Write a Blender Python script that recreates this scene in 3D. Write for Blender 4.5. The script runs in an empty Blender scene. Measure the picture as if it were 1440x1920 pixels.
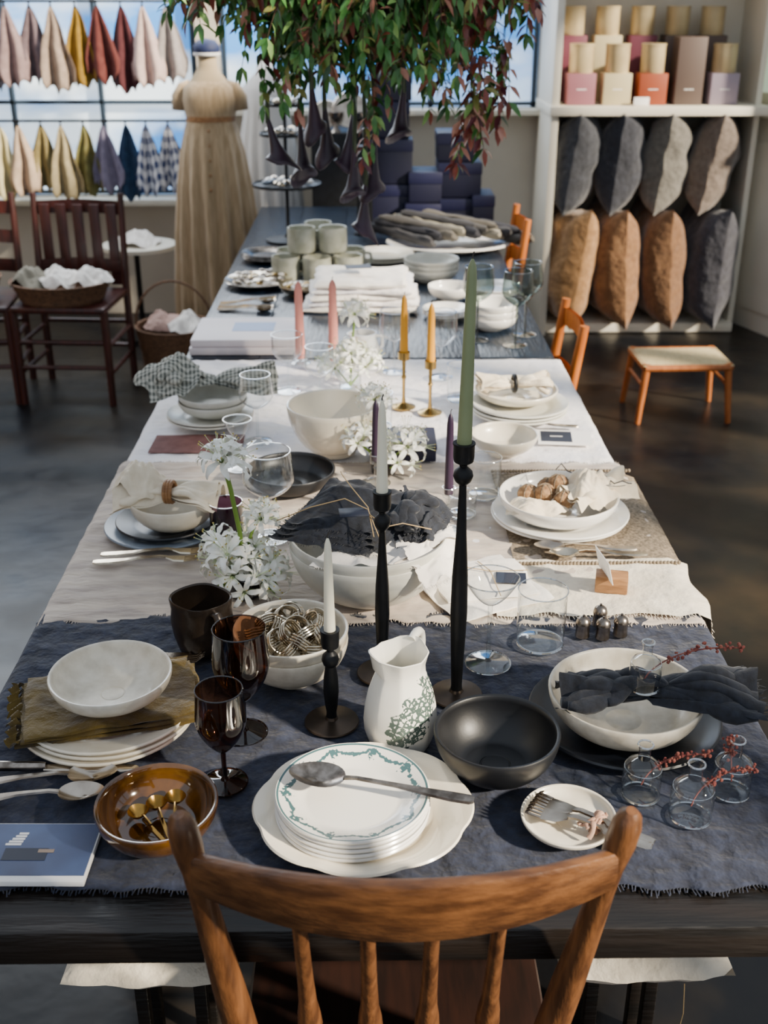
import bpy, bmesh, math, random
from mathutils import Vector, Matrix, Euler, noise
pi=math.pi; sin=math.sin; cos=math.cos; rad=math.radians
random.seed(7)
def lin(h):
    if not isinstance(h,str): return (*h,1)
    h=h.lstrip('#'); o=[]
    for i in (0,2,4):
        c=int(h[i:i+2],16)/255; o.append(c/12.92 if c<=.04045 else ((c+.055)/1.055)**2.4)
    return (*o,1)
def N3(x,y,z=0): return noise.noise(Vector((x,y,z)))
# ---------------- materials
def M(name,c,r=.5,m=0,c2=None,ns=20,bump=0,bs=100,st=(1,1,1),sheen=0,coat=0,em=0,b2=0,b2s=20,sub=0,spec=.5,det=4,lo=.35,hi=.65,distort=0):
    mt=bpy.data.materials.new(name); mt.use_nodes=True; nt=mt.node_tree; n=nt.nodes; l=nt.links
    b=n['Principled BSDF']; b.inputs['Base Color'].default_value=lin(c); b.inputs['Roughness'].default_value=r
    b.inputs['Metallic'].default_value=m; b.inputs['Specular IOR Level'].default_value=spec
    b.inputs['Sheen Weight'].default_value=sheen; b.inputs['Coat Weight'].default_value=coat
    b.inputs['Subsurface Weight'].default_value=sub
    if sub: b.inputs['Subsurface Radius'].default_value=(.02,.015,.01)
    if em:
        b.inputs['Emission Color'].default_value=lin(c); b.inputs['Emission Strength'].default_value=em
    tc=n.new('ShaderNodeTexCoord'); mp=n.new('ShaderNodeMapping'); mp.inputs['Scale'].default_value=st
    l.new(tc.outputs['Object'],mp.inputs['Vector'])
    if c2:
        t=n.new('ShaderNodeTexNoise'); t.inputs['Scale'].default_value=ns; t.inputs['Detail'].default_value=det; t.inputs['Distortion'].default_value=distort
        l.new(mp.outputs[0],t.inputs['Vector'])
        cr=n.new('ShaderNodeValToRGB'); cr.color_ramp.elements[0].position=lo; cr.color_ramp.elements[1].position=hi
        cr.color_ramp.elements[0].color=lin(c); cr.color_ramp.elements[1].color=lin(c2)
        l.new(t.outputs['Fac'],cr.inputs['Fac']); l.new(cr.outputs['Color'],b.inputs['Base Color'])
        if em: l.new(cr.outputs['Color'],b.inputs['Emission Color'])
    prev=None
    for (bb,ss) in ((bump,bs),(b2,b2s)):
        if bb:
            t=n.new('ShaderNodeTexNoise'); t.inputs['Scale'].default_value=ss; t.inputs['Detail'].default_value=3
            l.new(mp.outputs[0],t.inputs['Vector'])
            bp=n.new('ShaderNodeBump'); bp.inputs['Strength'].default_value=bb; bp.inputs['Distance'].default_value=.3/ss
            l.new(t.outputs['Fac'],bp.inputs['Height'])
            if prev: l.new(prev.outputs[0],bp.inputs['Normal'])
            prev=bp
    if prev: l.new(prev.outputs[0],b.inputs['Normal'])
    return mt
def mth(n,l,op,a,b=None,c=None):
    m=n.new('ShaderNodeMath'); m.operation=op
    for i,v in enumerate((a,b,c)):
        if v is None: continue
        if isinstance(v,(int,float)): m.inputs[i].default_value=v
        else: l.new(v,m.inputs[i])
    return m.outputs[0]
def glass(name,tint=(1,1,1),k=.8,edge=None,base=.045):
    mt=bpy.data.materials.new(name); mt.use_nodes=True; nt=mt.node_tree; n=nt.nodes; l=nt.links
    n.clear(); out=n.new('ShaderNodeOutputMaterial'); mx=n.new('ShaderNodeMixShader'); g=n.new('ShaderNodeBsdfGlossy'); t=n.new('ShaderNodeBsdfTransparent')
    g.inputs['Roughness'].default_value=.04; g.inputs['Color'].default_value=(1,1,1,1)
    lw=n.new('ShaderNodeLayerWeight'); lw.inputs['Blend'].default_value=.5
    cr=n.new('ShaderNodeValToRGB'); e=cr.color_ramp.elements; e[0].position=0; e[0].color=lin(tint); e[1].position=1
    ed=edge or tuple(c*.55 for c in tint); e[1].color=lin(ed); x=e.new(.5); x.color=lin(tint)
    l.new(lw.outputs['Facing'],cr.inputs['Fac']); l.new(cr.outputs['Color'],t.inputs['Color'])
    p=mth(n,l,'POWER',lw.outputs['Facing'],2.8); f=mth(n,l,'ADD',mth(n,l,'MULTIPLY',p,k),base)
    l.new(f,mx.inputs['Fac']); l.new(t.outputs[0],mx.inputs[1]); l.new(g.outputs[0],mx.inputs[2]); l.new(mx.outputs[0],out.inputs['Surface'])
    return mt
def maskmat(name,base,ink,build,rough=.25):
    mt=M(name,base,rough,coat=.3); nt=mt.node_tree; n=nt.nodes; l=nt.links; b=n['Principled BSDF']
    tc=n.new('ShaderNodeTexCoord'); sp=n.new('ShaderNodeSeparateXYZ'); l.new(tc.outputs['Object'],sp.inputs[0])
    fac=build(n,l,sp,tc); mx=n.new('ShaderNodeMix'); mx.data_type='RGBA'
    mx.inputs[6].default_value=lin(base); mx.inputs[7].default_value=lin(ink); l.new(fac,mx.inputs[0]); l.new(mx.outputs[2],b.inputs['Base Color'])
    return mt

ivory=M('glaze_ivory','#ebe4d3',.3,c2='#d8cfbb',ns=22,bump=.05,bs=60,coat=.25)
ivory2=M('glaze_speckled','#e9e1cf',.34,c2='#d2c8b4',ns=45,bump=.08,bs=80,coat=.15)
creamg=M('glaze_cream','#f5ecd8',.16,c2='#ece2cd',ns=12,coat=.6)
whiteg=M('glaze_white','#f1efea',.18,coat=.5,c2='#e6e3dc',ns=10)
greyg=M('glaze_grey','#d8d7ce',.33,c2='#c6c4b8',ns=18,bump=.05,bs=50)
bluegrey=M('glaze_bluegrey','#7d8894',.35,c2='#697480',ns=14)
navyg=M('glaze_navy','#12161f',.38,c2='#0d1016',ns=20)
blackg=M('glaze_black','#0c0d10',.42,c2='#121418',ns=14,bump=.05,bs=60)
ironm=M('iron_black','#0a0b0d',.5,.4,c2='#131519',ns=30,bump=.15,bs=90)
ironbase=M('iron_base','#332d29',.32,.8,c2='#52463c',ns=12)
mugbrown=M('glaze_darkbrown','#2b221b',.26,.35,c2='#463a2f',ns=14,bump=.15,bs=40)
amberg=M('glaze_amber','#341e07',.1,c2='#774d17',ns=18,coat=1,lo=.42,hi=.72)
silver=M('metal_silver','#d2c8b8',.2,1,c2='#a3978a',ns=20)
silver2=M('metal_silver_old','#aaa096',.26,1,c2='#6b6259',ns=60)
gold=M('metal_gold','#b48d4a',.25,1,c2='#86652f',ns=30)
brass=M('metal_brass','#b19257',.25,1)
champ=M('metal_champagne','#d8cdb6',.18,1,c2='#9e917e',ns=30)
wax_ivory=M('wax_ivory','#faf4dc',.45,sub=.2)
wax_green=M('wax_sage','#7f8960',.42,c2='#8c966d',ns=8,sub=.1)
wax_pink=M('wax_pink','#df9081',.45,sub=.2)
wax_yel=M('wax_yellow','#d9981a',.4,sub=.2)
wax_pur=M('wax_purple','#2e1d34',.4)
wick=M('wick','#3a3630',.8)
linnavy=M('linen_navy','#151a2a',.92,c2='#252c40',ns=60,bump=.6,bs=500,b2=1,b2s=30,sheen=.1)
napnavy=M('napkin_navy','#11141c',.92,c2='#1f242f',ns=80,bump=.4,bs=500,b2=.5,b2s=40,sheen=.15)
gauze=M('linen_taupe','#a6988e',.9,c2='#c6b8a8',ns=25,bump=.5,bs=400,b2=.9,b2s=32,st=(.4,1.4,1),sheen=.2)
linwhite=M('linen_white','#e0dfe8',.88,c2='#eee9e6',ns=8,bump=.4,bs=400,b2=.8,b2s=22,sheen=.2)
lincream=M('linen_cream','#d4c9b4',.9,c2='#e3d9c6',ns=14,bump=.6,bs=350,b2=.8,b2s=30,sheen=.2)
napcream=M('napkin_cream','#ede0c8',.9,c2='#dccdb2',ns=30,bump=.3,bs=400,b2=.3,b2s=40,sheen=.2)
napwhite=M('napkin_white','#f2ece4',.9,c2='#e5ded5',ns=30,bump=.3,bs=400,b2=.4,b2s=40,sheen=.2)
mustard=M('linen_mustard','#65500d',.88,c2='#483708',ns=30,bump=.5,bs=400,b2=.8,b2s=50,sheen=.3)
matjute=M('woven_jute','#978771',.95,c2='#64594a',ns=160,bump=1,bs=220)
tblwood=M('wood_black','#15130f',.4,c2='#2a2420',ns=5,st=(14,1.2,14),bump=.3,bs=12)
tblend=M('wood_black_end','#0b0908',.42,c2='#19130f',ns=4,st=(1,10,10),bump=.15,bs=10)
tblblue=M('painted_blueblack','#0c1724',.33,c2='#132131',ns=6,st=(8,1,8),bump=.2,bs=12)
chairw=M('wood_chair','#482b15',.44,c2='#724a29',ns=6,st=(3,11,11),bump=.12,bs=20,coat=.15)
chairw2=M('wood_chair_post','#452914',.44,c2='#704828',ns=8,st=(9,9,1.2),bump=.12,bs=20,coat=.15)
seatw=M('wood_seat','#180c08',.5,c2='#27140d',ns=7,st=(8,1,8))
redwood=M('wood_redbrown','#30130e',.4,c2='#481d16',ns=8,st=(6,6,1.2))
orangew=M('wood_orange','#a3561c',.4,c2='#bb6a28',ns=8,st=(6,6,1.2))
stoolw=M('wood_stool','#95511f',.45,c2='#ad6731',ns=8,st=(6,6,1.2))
rush=M('woven_rush','#e2d1a5',.8,c2='#c8b381',ns=12,st=(40,2,2),bump=.8,bs=30)
lightw=M('wood_light','#a5774b',.55,c2='#7a5330',ns=10,st=(2,12,12))
wicker=M('wicker','#7a563a',.8,c2='#4a3424',ns=60,bump=1,bs=90,st=(1,1,3))
cleargl=glass('glass_clear',(.95,.97,.975),.9,(.30,.34,.38),.065)
rimgl=glass('glass_rim',(.75,.8,.84),.6,(.3,.33,.38),.4)
greygl=glass('glass_grey',(.50,.55,.52),.75,(.10,.14,.13),.06)
brgl=glass('glass_brown',(.28,.14,.085),.7,(.04,.018,.012),.05)
purgl=glass('glass_purple',(.10,.05,.09),.6,(.02,.01,.02),.06)
petal=M('petal_white','#f7f7ee',.5,sub=.15)
petalg=M('petal_greenish','#cfdcae',.5)
stemg=M('stem_green','#6f8f2e',.5)
stamen=M('stamen','#b9a552',.6)
twine=M('twine','#b3986d',.9)
paperw=M('paper_white','#efedea',.7)
papernavy=M('paper_navy','#161e32',.6)
rib=M('ribbon_blush','#b5907a',.8,c2='#a37c66',ns=60)
dried=M('dried_sprig','#6b2f2c',.85,c2='#8a5043',ns=90)
boxpur=M('box_indigo','#121328',.5,c2='#1a1b36',ns=4)
boxpur2=M('box_indigo_lid','#1a1b3a',.42)

def garland(n,l,sp,tc):
    X,Y=sp.outputs[0],sp.outputs[1]
    r=mth(n,l,'SQRT',mth(n,l,'ADD',mth(n,l,'MULTIPLY',X,X),mth(n,l,'MULTIPLY',Y,Y)))
    th=mth(n,l,'ARCTAN2',Y,X)
    s=mth(n,l,'ABSOLUTE',mth(n,l,'SINE',mth(n,l,'MULTIPLY',th,5)))
    nz=n.new('ShaderNodeTexNoise'); nz.inputs['Scale'].default_value=200; l.new(tc.outputs['Object'],nz.inputs['Vector'])
    nn=mth(n,l,'SUBTRACT',nz.outputs['Fac'],.5)
    target=mth(n,l,'SUBTRACT',.092,mth(n,l,'MULTIPLY',s,.010))
    d=mth(n,l,'ABSOLUTE',mth(n,l,'SUBTRACT',r,target))
    a=mth(n,l,'LESS_THAN',mth(n,l,'ADD',d,mth(n,l,'MULTIPLY',nn,.011)),.0023)
    s2=mth(n,l,'GREATER_THAN',mth(n,l,'COSINE',mth(n,l,'MULTIPLY',th,10)),.82)
    d2=mth(n,l,'LESS_THAN',mth(n,l,'ADD',mth(n,l,'ABSOLUTE',mth(n,l,'SUBTRACT',r,.086)),mth(n,l,'MULTIPLY',nn,.035)),.0058)
    e=mth(n,l,'LESS_THAN',mth(n,l,'ABSOLUTE',mth(n,l,'SUBTRACT',r,.0972)),.0014)
    return mth(n,l,'MULTIPLY',mth(n,l,'MAXIMUM',mth(n,l,'MAXIMUM',a,mth(n,l,'MULTIPLY',s2,d2)),e),.94)
gar=maskmat('plate_transferware','#f2eee4','#12545a',garland)
def floral(n,l,sp,tc):
    X,Y,Z=sp.outputs
    nz=n.new('ShaderNodeTexVoronoi'); nz.feature='DISTANCE_TO_EDGE'; nz.inputs['Scale'].default_value=120; l.new(tc.outputs['Object'],nz.inputs['Vector'])
    n3=n.new('ShaderNodeTexNoise'); n3.inputs['Scale'].default_value=260; l.new(tc.outputs['Object'],n3.inputs['Vector'])
    a=mth(n,l,'LESS_THAN',mth(n,l,'ADD',nz.outputs['Distance'],mth(n,l,'MULTIPLY',mth(n,l,'SUBTRACT',n3.outputs['Fac'],.5),.7)),.17)
    n2=n.new('ShaderNodeTexNoise'); n2.inputs['Scale'].default_value=40; l.new(tc.outputs['Object'],n2.inputs['Vector'])
    dx=mth(n,l,'SUBTRACT',X,.014); dz=mth(n,l,'SUBTRACT',Z,.060)
    dz=mth(n,l,'SUBTRACT',dz,mth(n,l,'MULTIPLY',dx,.9))
    rr=mth(n,l,'SQRT',mth(n,l,'ADD',mth(n,l,'MULTIPLY',dx,dx),mth(n,l,'MULTIPLY',dz,dz)))
    k=mth(n,l,'LESS_THAN',mth(n,l,'ADD',rr,mth(n,l,'MULTIPLY',mth(n,l,'SUBTRACT',n2.outputs['Fac'],.5),.11)),.039)
    fr=mth(n,l,'LESS_THAN',Y,.01)
    return mth(n,l,'MULTIPLY',mth(n,l,'MULTIPLY',mth(n,l,'MULTIPLY',a,k),fr),.92)
jugm=maskmat('jug_transferware','#efece1','#173f38',floral,.2)
def gingham(name,c1,c2,sc,co='UV'):
    mt=M(name,c1,.9); n=mt.node_tree.nodes; l=mt.node_tree.links; b=n['Principled BSDF']
    tc=n.new('ShaderNodeTexCoord'); sp=n.new('ShaderNodeSeparateXYZ'); l.new(tc.outputs[co],sp.inputs[0])
    a=mth(n,l,'GREATER_THAN',mth(n,l,'SINE',mth(n,l,'MULTIPLY',sp.outputs[0],sc)),0)
    c=mth(n,l,'GREATER_THAN',mth(n,l,'SINE',mth(n,l,'MULTIPLY',sp.outputs[1],sc)),0)
    f=mth(n,l,'MULTIPLY',mth(n,l,'ADD',a,c),.5); mx=n.new('ShaderNodeMix'); mx.data_type='RGBA'
    mx.inputs[6].default_value=lin(c1); mx.inputs[7].default_value=lin(c2); l.new(f,mx.inputs[0]); l.new(mx.outputs[2],b.inputs['Base Color']); return mt
ging_grey=gingham('check_grey','#c3c2b6','#565a54',620,'Object')
ging_blue=gingham('check_blue','#e6e8ee','#22386a',34)

# ---------------- mesh builder
def T_(x=0,y=0,z=0,rz=0,rx=0,ry=0,s=1):
    return Matrix.Translation((x,y,z))@Euler((rx,ry,rz),'XYZ').to_matrix().to_4x4()@Matrix.Scale(s,4)
class MB:
    def __init__(s): s.v=[];s.f=[];s.m=[];s.mats=[];s.uv={}
    def mi(s,m):
        if m not in s.mats: s.mats.append(m)
        return s.mats.index(m)
    def add(s,vs,fs,mat,T=None,uvs=None):
        o=len(s.v); k=s.mi(mat)
        for i,p in enumerate(vs):
            p=Vector(p); 
            if T is not None: p=T@p
            s.v.append(p)
            if uvs: s.uv[o+i]=uvs[i]
        for f in fs: s.f.append([o+i for i in f]); s.m.append(k)
        return s
    def lathe(s,prof,mat,seg=40,T=None,sx=1,sy=1,rf=None,zf=None):
        vs=[];fs=[];rings=[]
        for i,(r,z) in enumerate(prof):
            if r<1e-6: rings.append([len(vs)]); vs.append((0,0,z)); continue
            ring=[]
            for j in range(seg):
                a=2*pi*j/seg; q=rf(a,i,r,z) if rf else 1; zz=z+(zf(a,r,z) if zf else 0)
                ring.append(len(vs)); vs.append((r*q*cos(a)*sx,r*q*sin(a)*sy,zz))
            rings.append(ring)
        for A,B in zip(rings,rings[1:]):
            if len(A)==1 and len(B)==1: continue
            for j in range(seg):
                k=(j+1)%seg
                if len(A)==1: fs.append((A[0],B[k],B[j]))
                elif len(B)==1: fs.append((A[j],A[k],B[0]))
                else: fs.append((A[j],A[k],B[k],B[j]))
        return s.add(vs,fs,mat,T)
    def tube(s,pts,rs,mat,seg=10,T=None,flat=1,cap=True,closed=False):
        pts=[Vector(p) for p in pts]; n=len(pts)
        if not isinstance(rs,(list,tuple)): rs=[rs]*n
        vs=[];fs=[]; up=None
        for i,p in enumerate(pts):
            a=pts[(i-1)%n] if closed or i>0 else p; b=pts[(i+1)%n] if closed or i<n-1 else p
            d=(b-a).normalized()
            if up is None:
                up=Vector((0,0,1)) if abs(d.z)<.9 else Vector((0,1,0))
            x=d.cross(up).normalized() if d.cross(up).length>1e-4 else Vector((1,0,0)); y=x.cross(d).normalized(); up=y
            for j in range(seg):
                t=2*pi*j/seg; vs.append(p+x*cos(t)*rs[i]+y*sin(t)*rs[i]*flat)
        m=n if closed else n-1
        for i in range(m):
            for j in range(seg):
                k=(j+1)%seg; i2=(i+1)%n
                fs.append((i*seg+j,i*seg+k,i2*seg+k,i2*seg+j))
        if cap and not closed:
            fs.append(tuple(range(seg))[::-1]); fs.append(tuple((n-1)*seg+j for j in range(seg)))
        return s.add(vs,fs,mat,T)
    def ringt(s,R,z,r,mat,seg=40):
        return s.tube([(R*cos(2*pi*i/seg),R*sin(2*pi*i/seg),z) for i in range(seg)],r,mat,6,closed=True)
    def box(s,cx,cy,cz,sx,sy,sz,mat,T=None,bev=.002):
        bm=bmesh.new(); bmesh.ops.create_cube(bm,size=1)
        for v in bm.verts: v.co=Vector((v.co.x*sx+cx,v.co.y*sy+cy,v.co.z*sz+cz))
        if bev: bmesh.ops.bevel(bm,geom=bm.edges[:],offset=min(bev,sx*.4,sy*.4,sz*.4),segments=2,affect='EDGES',profile=.5)
        bm.verts.index_update(); vs=[v.co.copy() for v in bm.verts]; fs=[[v.index for v in f.verts] for f in bm.faces]; bm.free()
        return s.add(vs,fs,mat,T)
    def grid(s,fn,nu,nv,mat,T=None,wrapu=False):
        vs=[];uvs=[];fs=[]
        for i in range(nu+1):
            for j in range(nv+1):
                u=i/nu;v=j/nv; vs.append(fn(u,v)); uvs.append((u,v))
        for i in range(nu):
            for j in range(nv):
                a=i*(nv+1)+j; fs.append((a,a+nv+1,a+nv+2,a+1))
        return s.add(vs,fs,mat,T,uvs)
    def ball(s,c,r,mat,T=None,seg=14,rg=9,nz=0,sd=0):
        if not isinstance(r,(list,tuple)): r=(r,r,r)
        vs=[];fs=[]
        for i in range(rg+1):
            a=pi*i/rg
            for j in range(seg):
                b=2*pi*j/seg; d=Vector((sin(a)*cos(b),sin(a)*sin(b),-cos(a))); k=1+nz*noise.noise(d*2.3+Vector((sd,0,0)))
                vs.append((c[0]+d.x*r[0]*k,c[1]+d.y*r[1]*k,c[2]+d.z*r[2]*k))
        for i in range(rg):
            for j in range(seg):
                k=(j+1)%seg; fs.append((i*seg+j,i*seg+k,(i+1)*seg+k,(i+1)*seg+j))
        return s.add(vs,fs,mat,T)
    def slab(s,w,d,t,mat,T=None,amp=.003,sd=0,fr=18,sag=0):
        """soft folded-cloth slab, base at z=0"""
        nx=22;ny=18;vs=[];fs=[];ring=[]
        for k in range(nx+1): ring.append((-w/2+w*k/nx,1))
        for k in range(nx+1): ring.append((w/2-w*k/nx,-1))
        R=len(ring)
        for j in range(ny+1):
            y=-d/2+d*j/ny
            for (x,sd_) in ring:
                ex=max(0,1-abs(x)/(w/2)); ey=max(0,1-abs(y)/(d/2)); e=min(1,(min(ex*w/2,ey*d/2)/(t*.6))**.5) if min(ex,ey)>0 else 0
                z=t/2+sd_*t/2*(.25+.75*e)
                q=N3(x*fr+sd,y*fr,sd*3.1); q2=N3(x*fr*2.6,y*fr*2.6,sd)
                zz=z+amp*(q+.5*q2)*(1 if sd_>0 else .0)
                wv=amp*1.2*N3(x*22,y*22,sd+9)
                vs.append((x+wv,y+amp*1.2*N3(x*20,y*20,sd+5),max(0,zz)))
        for j in range(ny):
            for k in range(R):
                k2=(k+1)%R; fs.append((j*R+k,(j+1)*R+k,(j+1)*R+k2,j*R+k2))
        fs.append(tuple(range(R))); fs.append(tuple(ny*R+k for k in range(R))[::-1])
        return s.add(vs,fs,mat,T)
    def folds(s,L,W,mat,T=None,n=5,sd=0,z=.01,r0=.005,r1=.013,asym=1,rise=.014):
        """soft rolled folds fanning out from the waist on both sides"""
        rn=random.Random(sd)
        for side in (-1,1):
            k_=asym if side>0 else 1
            for k in range(n):
                f=(k/(n-1)-.5)*2; ln=rn.uniform(.82,1.0); P=[];R_=[]; ph=rn.uniform(0,9)
                for i in range(12):
                    t=i/11; x=side*L/2*k_*t*ln; y=f*W/2*k_*t**.8*.92+.006*sin(t*5+ph)*t
                    zz=z+rise*sin(pi*min(1,t*1.1))*(1-.5*f*f)+.006*sin(t*6+ph)*t-(.006*t*t)
                    P.append((x,y,zz)); R_.append((r0+(r1*k_-r0)*min(1,t*1.5))*(1+.3*sin(t*9+ph))*(1 if t<.9 else .8))
                s.tube(P,R_,mat,12,T,flat=.62)
        return s
    def bow(s,L,W,mat,T=None,sd=0,lift=.02,fringe=0,asym=1,droop=0,waist=.14,pl=1,lays=2):
        for lay in range(lays):
            def fn(u,v):
                a=(u-.5)*2; b=(v-.5)*2; e=abs(a); side=asym if a>0 else 1
                w=W*(waist+(1-waist)*min(1,e*1.15)**.8)*.5*side*(1-.08*lay)
                ph=sd*1.7+(3 if a>0 else 0)
                ple=.55*sin(b*4.8+ph+a*1.2+2.5*N3(b*1.5,a,sd))+.9*N3(b*2.2+sd,a*1.6,ph)
                z=lift*(1-.2*e)+pl*(.006+.015*e)*ple+lay*.006*(1-.5*b*b)-droop*e*e+(1-b*b)*.014*min(1,e*2)
                bb=b+(fringe*N3(a*40,b*4,sd) if fringe else 0)+.1*N3(a*3,b,sd)
                x=a*L*.5*(side if side>1 else 1)*(1-.05*lay)+.014*N3(b*2,lay,sd)*e
                return (x,bb*w,z)
            s.grid(fn,44,34,mat,T)
        return s
    def crumple(s,R,H,mat,T=None,sd=0,k=5,sx=1,sy=1,edge=.2,drop=0):
        def fn(u,v):
            a=2*pi*u; r=v
            rr=R*r*(1+edge*N3(cos(a)*1.5,sin(a)*1.5,sd))
            ple=sin(k*a+3*N3(cos(a),sin(a),sd)+r*2)
            z=H*(1-r**1.6)+H*.3*ple*r*(1-.3*r)+H*.45*N3(cos(a)*r*1.8,sin(a)*r*1.8,sd+3)+H*.22*abs(N3(cos(a)*r*4,sin(a)*r*4,sd+6))-drop*max(0,r-.7)/.3
            return (rr*cos(a)*sx,rr*sin(a)*sy,z)
        return s.grid(fn,90,26,mat,T)
    def obj(s,name,loc=(0,0,0),rz=0,smooth=True,solid=0,ang=40,sub=0,parent=None,off=-1):
        me=bpy.data.meshes.new(name+'_mesh'); me.from_pydata([tuple(p) for p in s.v],[],s.f)
        for m in s.mats: me.materials.append(m)
        me.polygons.foreach_set('material_index',s.m)
        if s.uv:
            uvl=me.uv_layers.new(name='UVMap')
            for lp in me.loops: uvl.data[lp.index].uv=s.uv.get(lp.vertex_index,(0,0))
        me.polygons.foreach_set('use_smooth',[smooth]*len(me.polygons)); me.update()
        if smooth and ang<180: me.set_sharp_from_angle(angle=rad(ang))
        ob=bpy.data.objects.new(name,me); bpy.context.scene.collection.objects.link(ob)
        ob.location=loc; ob.rotation_euler=(0,0,rz)
        if solid:
            md=ob.modifiers.new('thick','SOLIDIFY'); md.thickness=solid; md.offset=off
        if sub:
            md=ob.modifiers.new('sub','SUBSURF'); md.levels=sub; md.render_levels=sub
        if parent: ob.parent=parent
        return ob
# ---------- profiles
def plateP(R,h=.018,t=.004,well=.64):
    w=R*well
    return [(0,0),(w*.9,0),(w*.93,.002),(w*1.02,h*.35),(R*.97,h*.9),(R*.995,h*.97),(R,h+t*.5),(R*.985,h+t),(R*.955,h+t*.8),(w*1.12,h*.42+t),(w*1.02,h*.25+t),(w*.92,t*1.05),(w*.85,t),(0,t)]
def bowlP(R,h,foot=None,t=.005,e=1.0,fh=.006):
    foot=foot or R*.45; P=[(0,0),(foot*.97,0),(foot,fh*.5),(foot*.98,fh)]
    n=12
    for i in range(1,n+1):
        a=i/n*pi/2*.96; q=sin(a)/sin(pi/2*.96); z=((1-cos(a))/(1-cos(pi/2*.96)))**e
        P.append((foot+(R-foot)*q,fh+(h-fh)*z))
    P+= [(R-t*.2,h+t*.35),(R-t*.7,h+t*.3)]
    for i in range(n,0,-1):
        a=i/n*pi/2*.96; q=sin(a)/sin(pi/2*.96); z=((1-cos(a))/(1-cos(pi/2*.96)))**e
        P.append((foot+(R-foot)*q-t,max(fh+t,fh+(h-fh)*z+t*.3*(1-z))))
    P+=[(foot*.8,fh+t*.9),(foot*.52,fh+t*.8),(foot*.50,fh+t*.65),(foot*.47,fh+t*.65),(foot*.45,fh+t*.8),(0,fh+t*.85)]
    return P
Z=.762
def wob(amp,sd): return lambda a,i,r,z:1+amp*N3(cos(a)*1.3,sin(a)*1.3,sd)
def bowl(name,x,y,z,R,h,mat,**k):
    mb=MB(); mb.lathe(bowlP(R,h,**k),mat,56,rf=wob(.012,x*9)); return mb.obj(name,(x,y,z))
def plates(name,x,y,z,R,n,mat,step=.008,h=.016,jit=.003):
    mb=MB()
    for i in range(n): mb.lathe(plateP(R,h),mat,56,T_(random.uniform(-jit,jit),random.uniform(-jit,jit),i*step),rf=wob(.008,i+x))
    return mb.obj(name,(x,y,z))
# ---------- cutlery (along +x from handle end 0 to L)
def strip(mb,pts,mat,T,t=.0022):
    vs=[];fs=[]
    for (x,w,z) in pts:
        vs+=[(x,-w,z),(x,w,z),(x,w*.8,z+t),(x,-w*.8,z+t)]
    for i in range(len(pts)-1):
        a=i*4
        for j in range(4): k=(j+1)%4; fs.append((a+j,a+4+j,a+4+k,a+k))
    n=len(pts)*4; fs+=[(0,1,2,3),(n-1,n-2,n-3,n-4)]
    mb.add(vs,fs,mat,T)
def handle(mb,L,mat,T,w=.009):
    h=L*.7
    strip(mb,[(0,w*.6,.002),(.006,w*.95,.002),(.03,w,.003),(.06,w*.75,.005),(h*.6,w*.42,.009),(h*.9,w*.32,.012),(h,w*.4,.010)],mat,T,.003)
def spoon(mb,L,mat,T,w=.009,bw=.1):
    handle(mb,L,mat,T,w); h=L*.69; b=L-h
    def fn(u,v):
        a=2*pi*u; x=h+b*.5+cos(a)*b*.5*v; k=1+.18*(-cos(a)); y=sin(a)*L*bw*v*k
        return (x,y,.012-.011*(1-v*v)+.001*cos(a))
    mb.grid(fn,28,7,mat,T)
def fork(mb,L,mat,T,w=.009):
    handle(mb,L,mat,T,w); h=L*.69
    strip(mb,[(h,.004,.010),(h+.015,.011,.007),(h+.035,.012,.006)],mat,T)
    for k in range(4):
        y=-.0098+k*.0065; Tk=T@T_(0,y,0)
        strip(mb,[(h+.034,.0022,.006),(h+.055,.002,.008),(L,.001,.013)],mat,Tk,.0016)
def knife(mb,L,mat,T,mat2=None):
    mb.tube([(0,0,.006),(.01,0,.006),(.05,0,.006),(L*.42,0,.006),(L*.45,0,.006)],[.005,.0085,.0075,.0065,.0055],mat2 or mat,10,T)
    strip(mb,[(L*.44,.007,.004),(L*.6,.009,.004),(L*.9,.0095,.004),(L*.98,.005,.004),(L,.001,.004)],mat,T,.0014)
# ---------- candles
def candle(mb,z,H,r0,r1,mat,x=0,y=0,lean=0):
    P=[(0,0),(r0*.95,0),(r0,.003)]
    for i in range(1,8): q=i/8; P.append((r0+(r1-r0)*q,q*(H-.02)+.003))
    P+=[(r1*.98,H-.02),(r1*.8,H-.01),(r1*.45,H-.003),(r1*.2,H),(0,H)]
    mb.lathe(P,mat,20,T_(x,y,z,ry=lean)); mb.tube([(x+lean*H,y,z+H-.002),(x+lean*H,y,z+H+.004),(x+lean*H+.002,y,z+H+.009)],.0009,wick,6)
def iron_candlestick(x,y,H,cH,cr,cmat,lean=0,R=.041,rr=1):
    mb=MB(); mb.lathe([(0,0),(R*.96,0),(R,.002),(R*.97,.004),(R*.5,.006),(.010*rr,.008),(.008*rr,.012)],ironbase,40)
    r=lambda q:q*rr
    mb.lathe([(r(.0085),.006),(r(.0075),.02),(r(.0095),H*.2),(r(.0115),H*.35),(r(.0105),H*.5),(r(.007),H*.66),(r(.0048),H-.068),(r(.005),H-.064),(r(.0105),H-.058),(r(.013),H-.05),(r(.0115),H-.043),(r(.005),H-.036),(r(.0055),H-.033),(r(.0125),H-.028),(r(.0135),H-.022),(r(.0135),H-.004),(r(.0145),H-.002),(r(.0142),H),(cr*1.05,H),(cr*1.0,H-.015),(0,H-.015)],ironm,20)
    candle(mb,H-.014,cH+.014,cr,cr*.62,cmat,lean=lean); return mb.obj('iron_candlestick',(x,y,Z))
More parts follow.
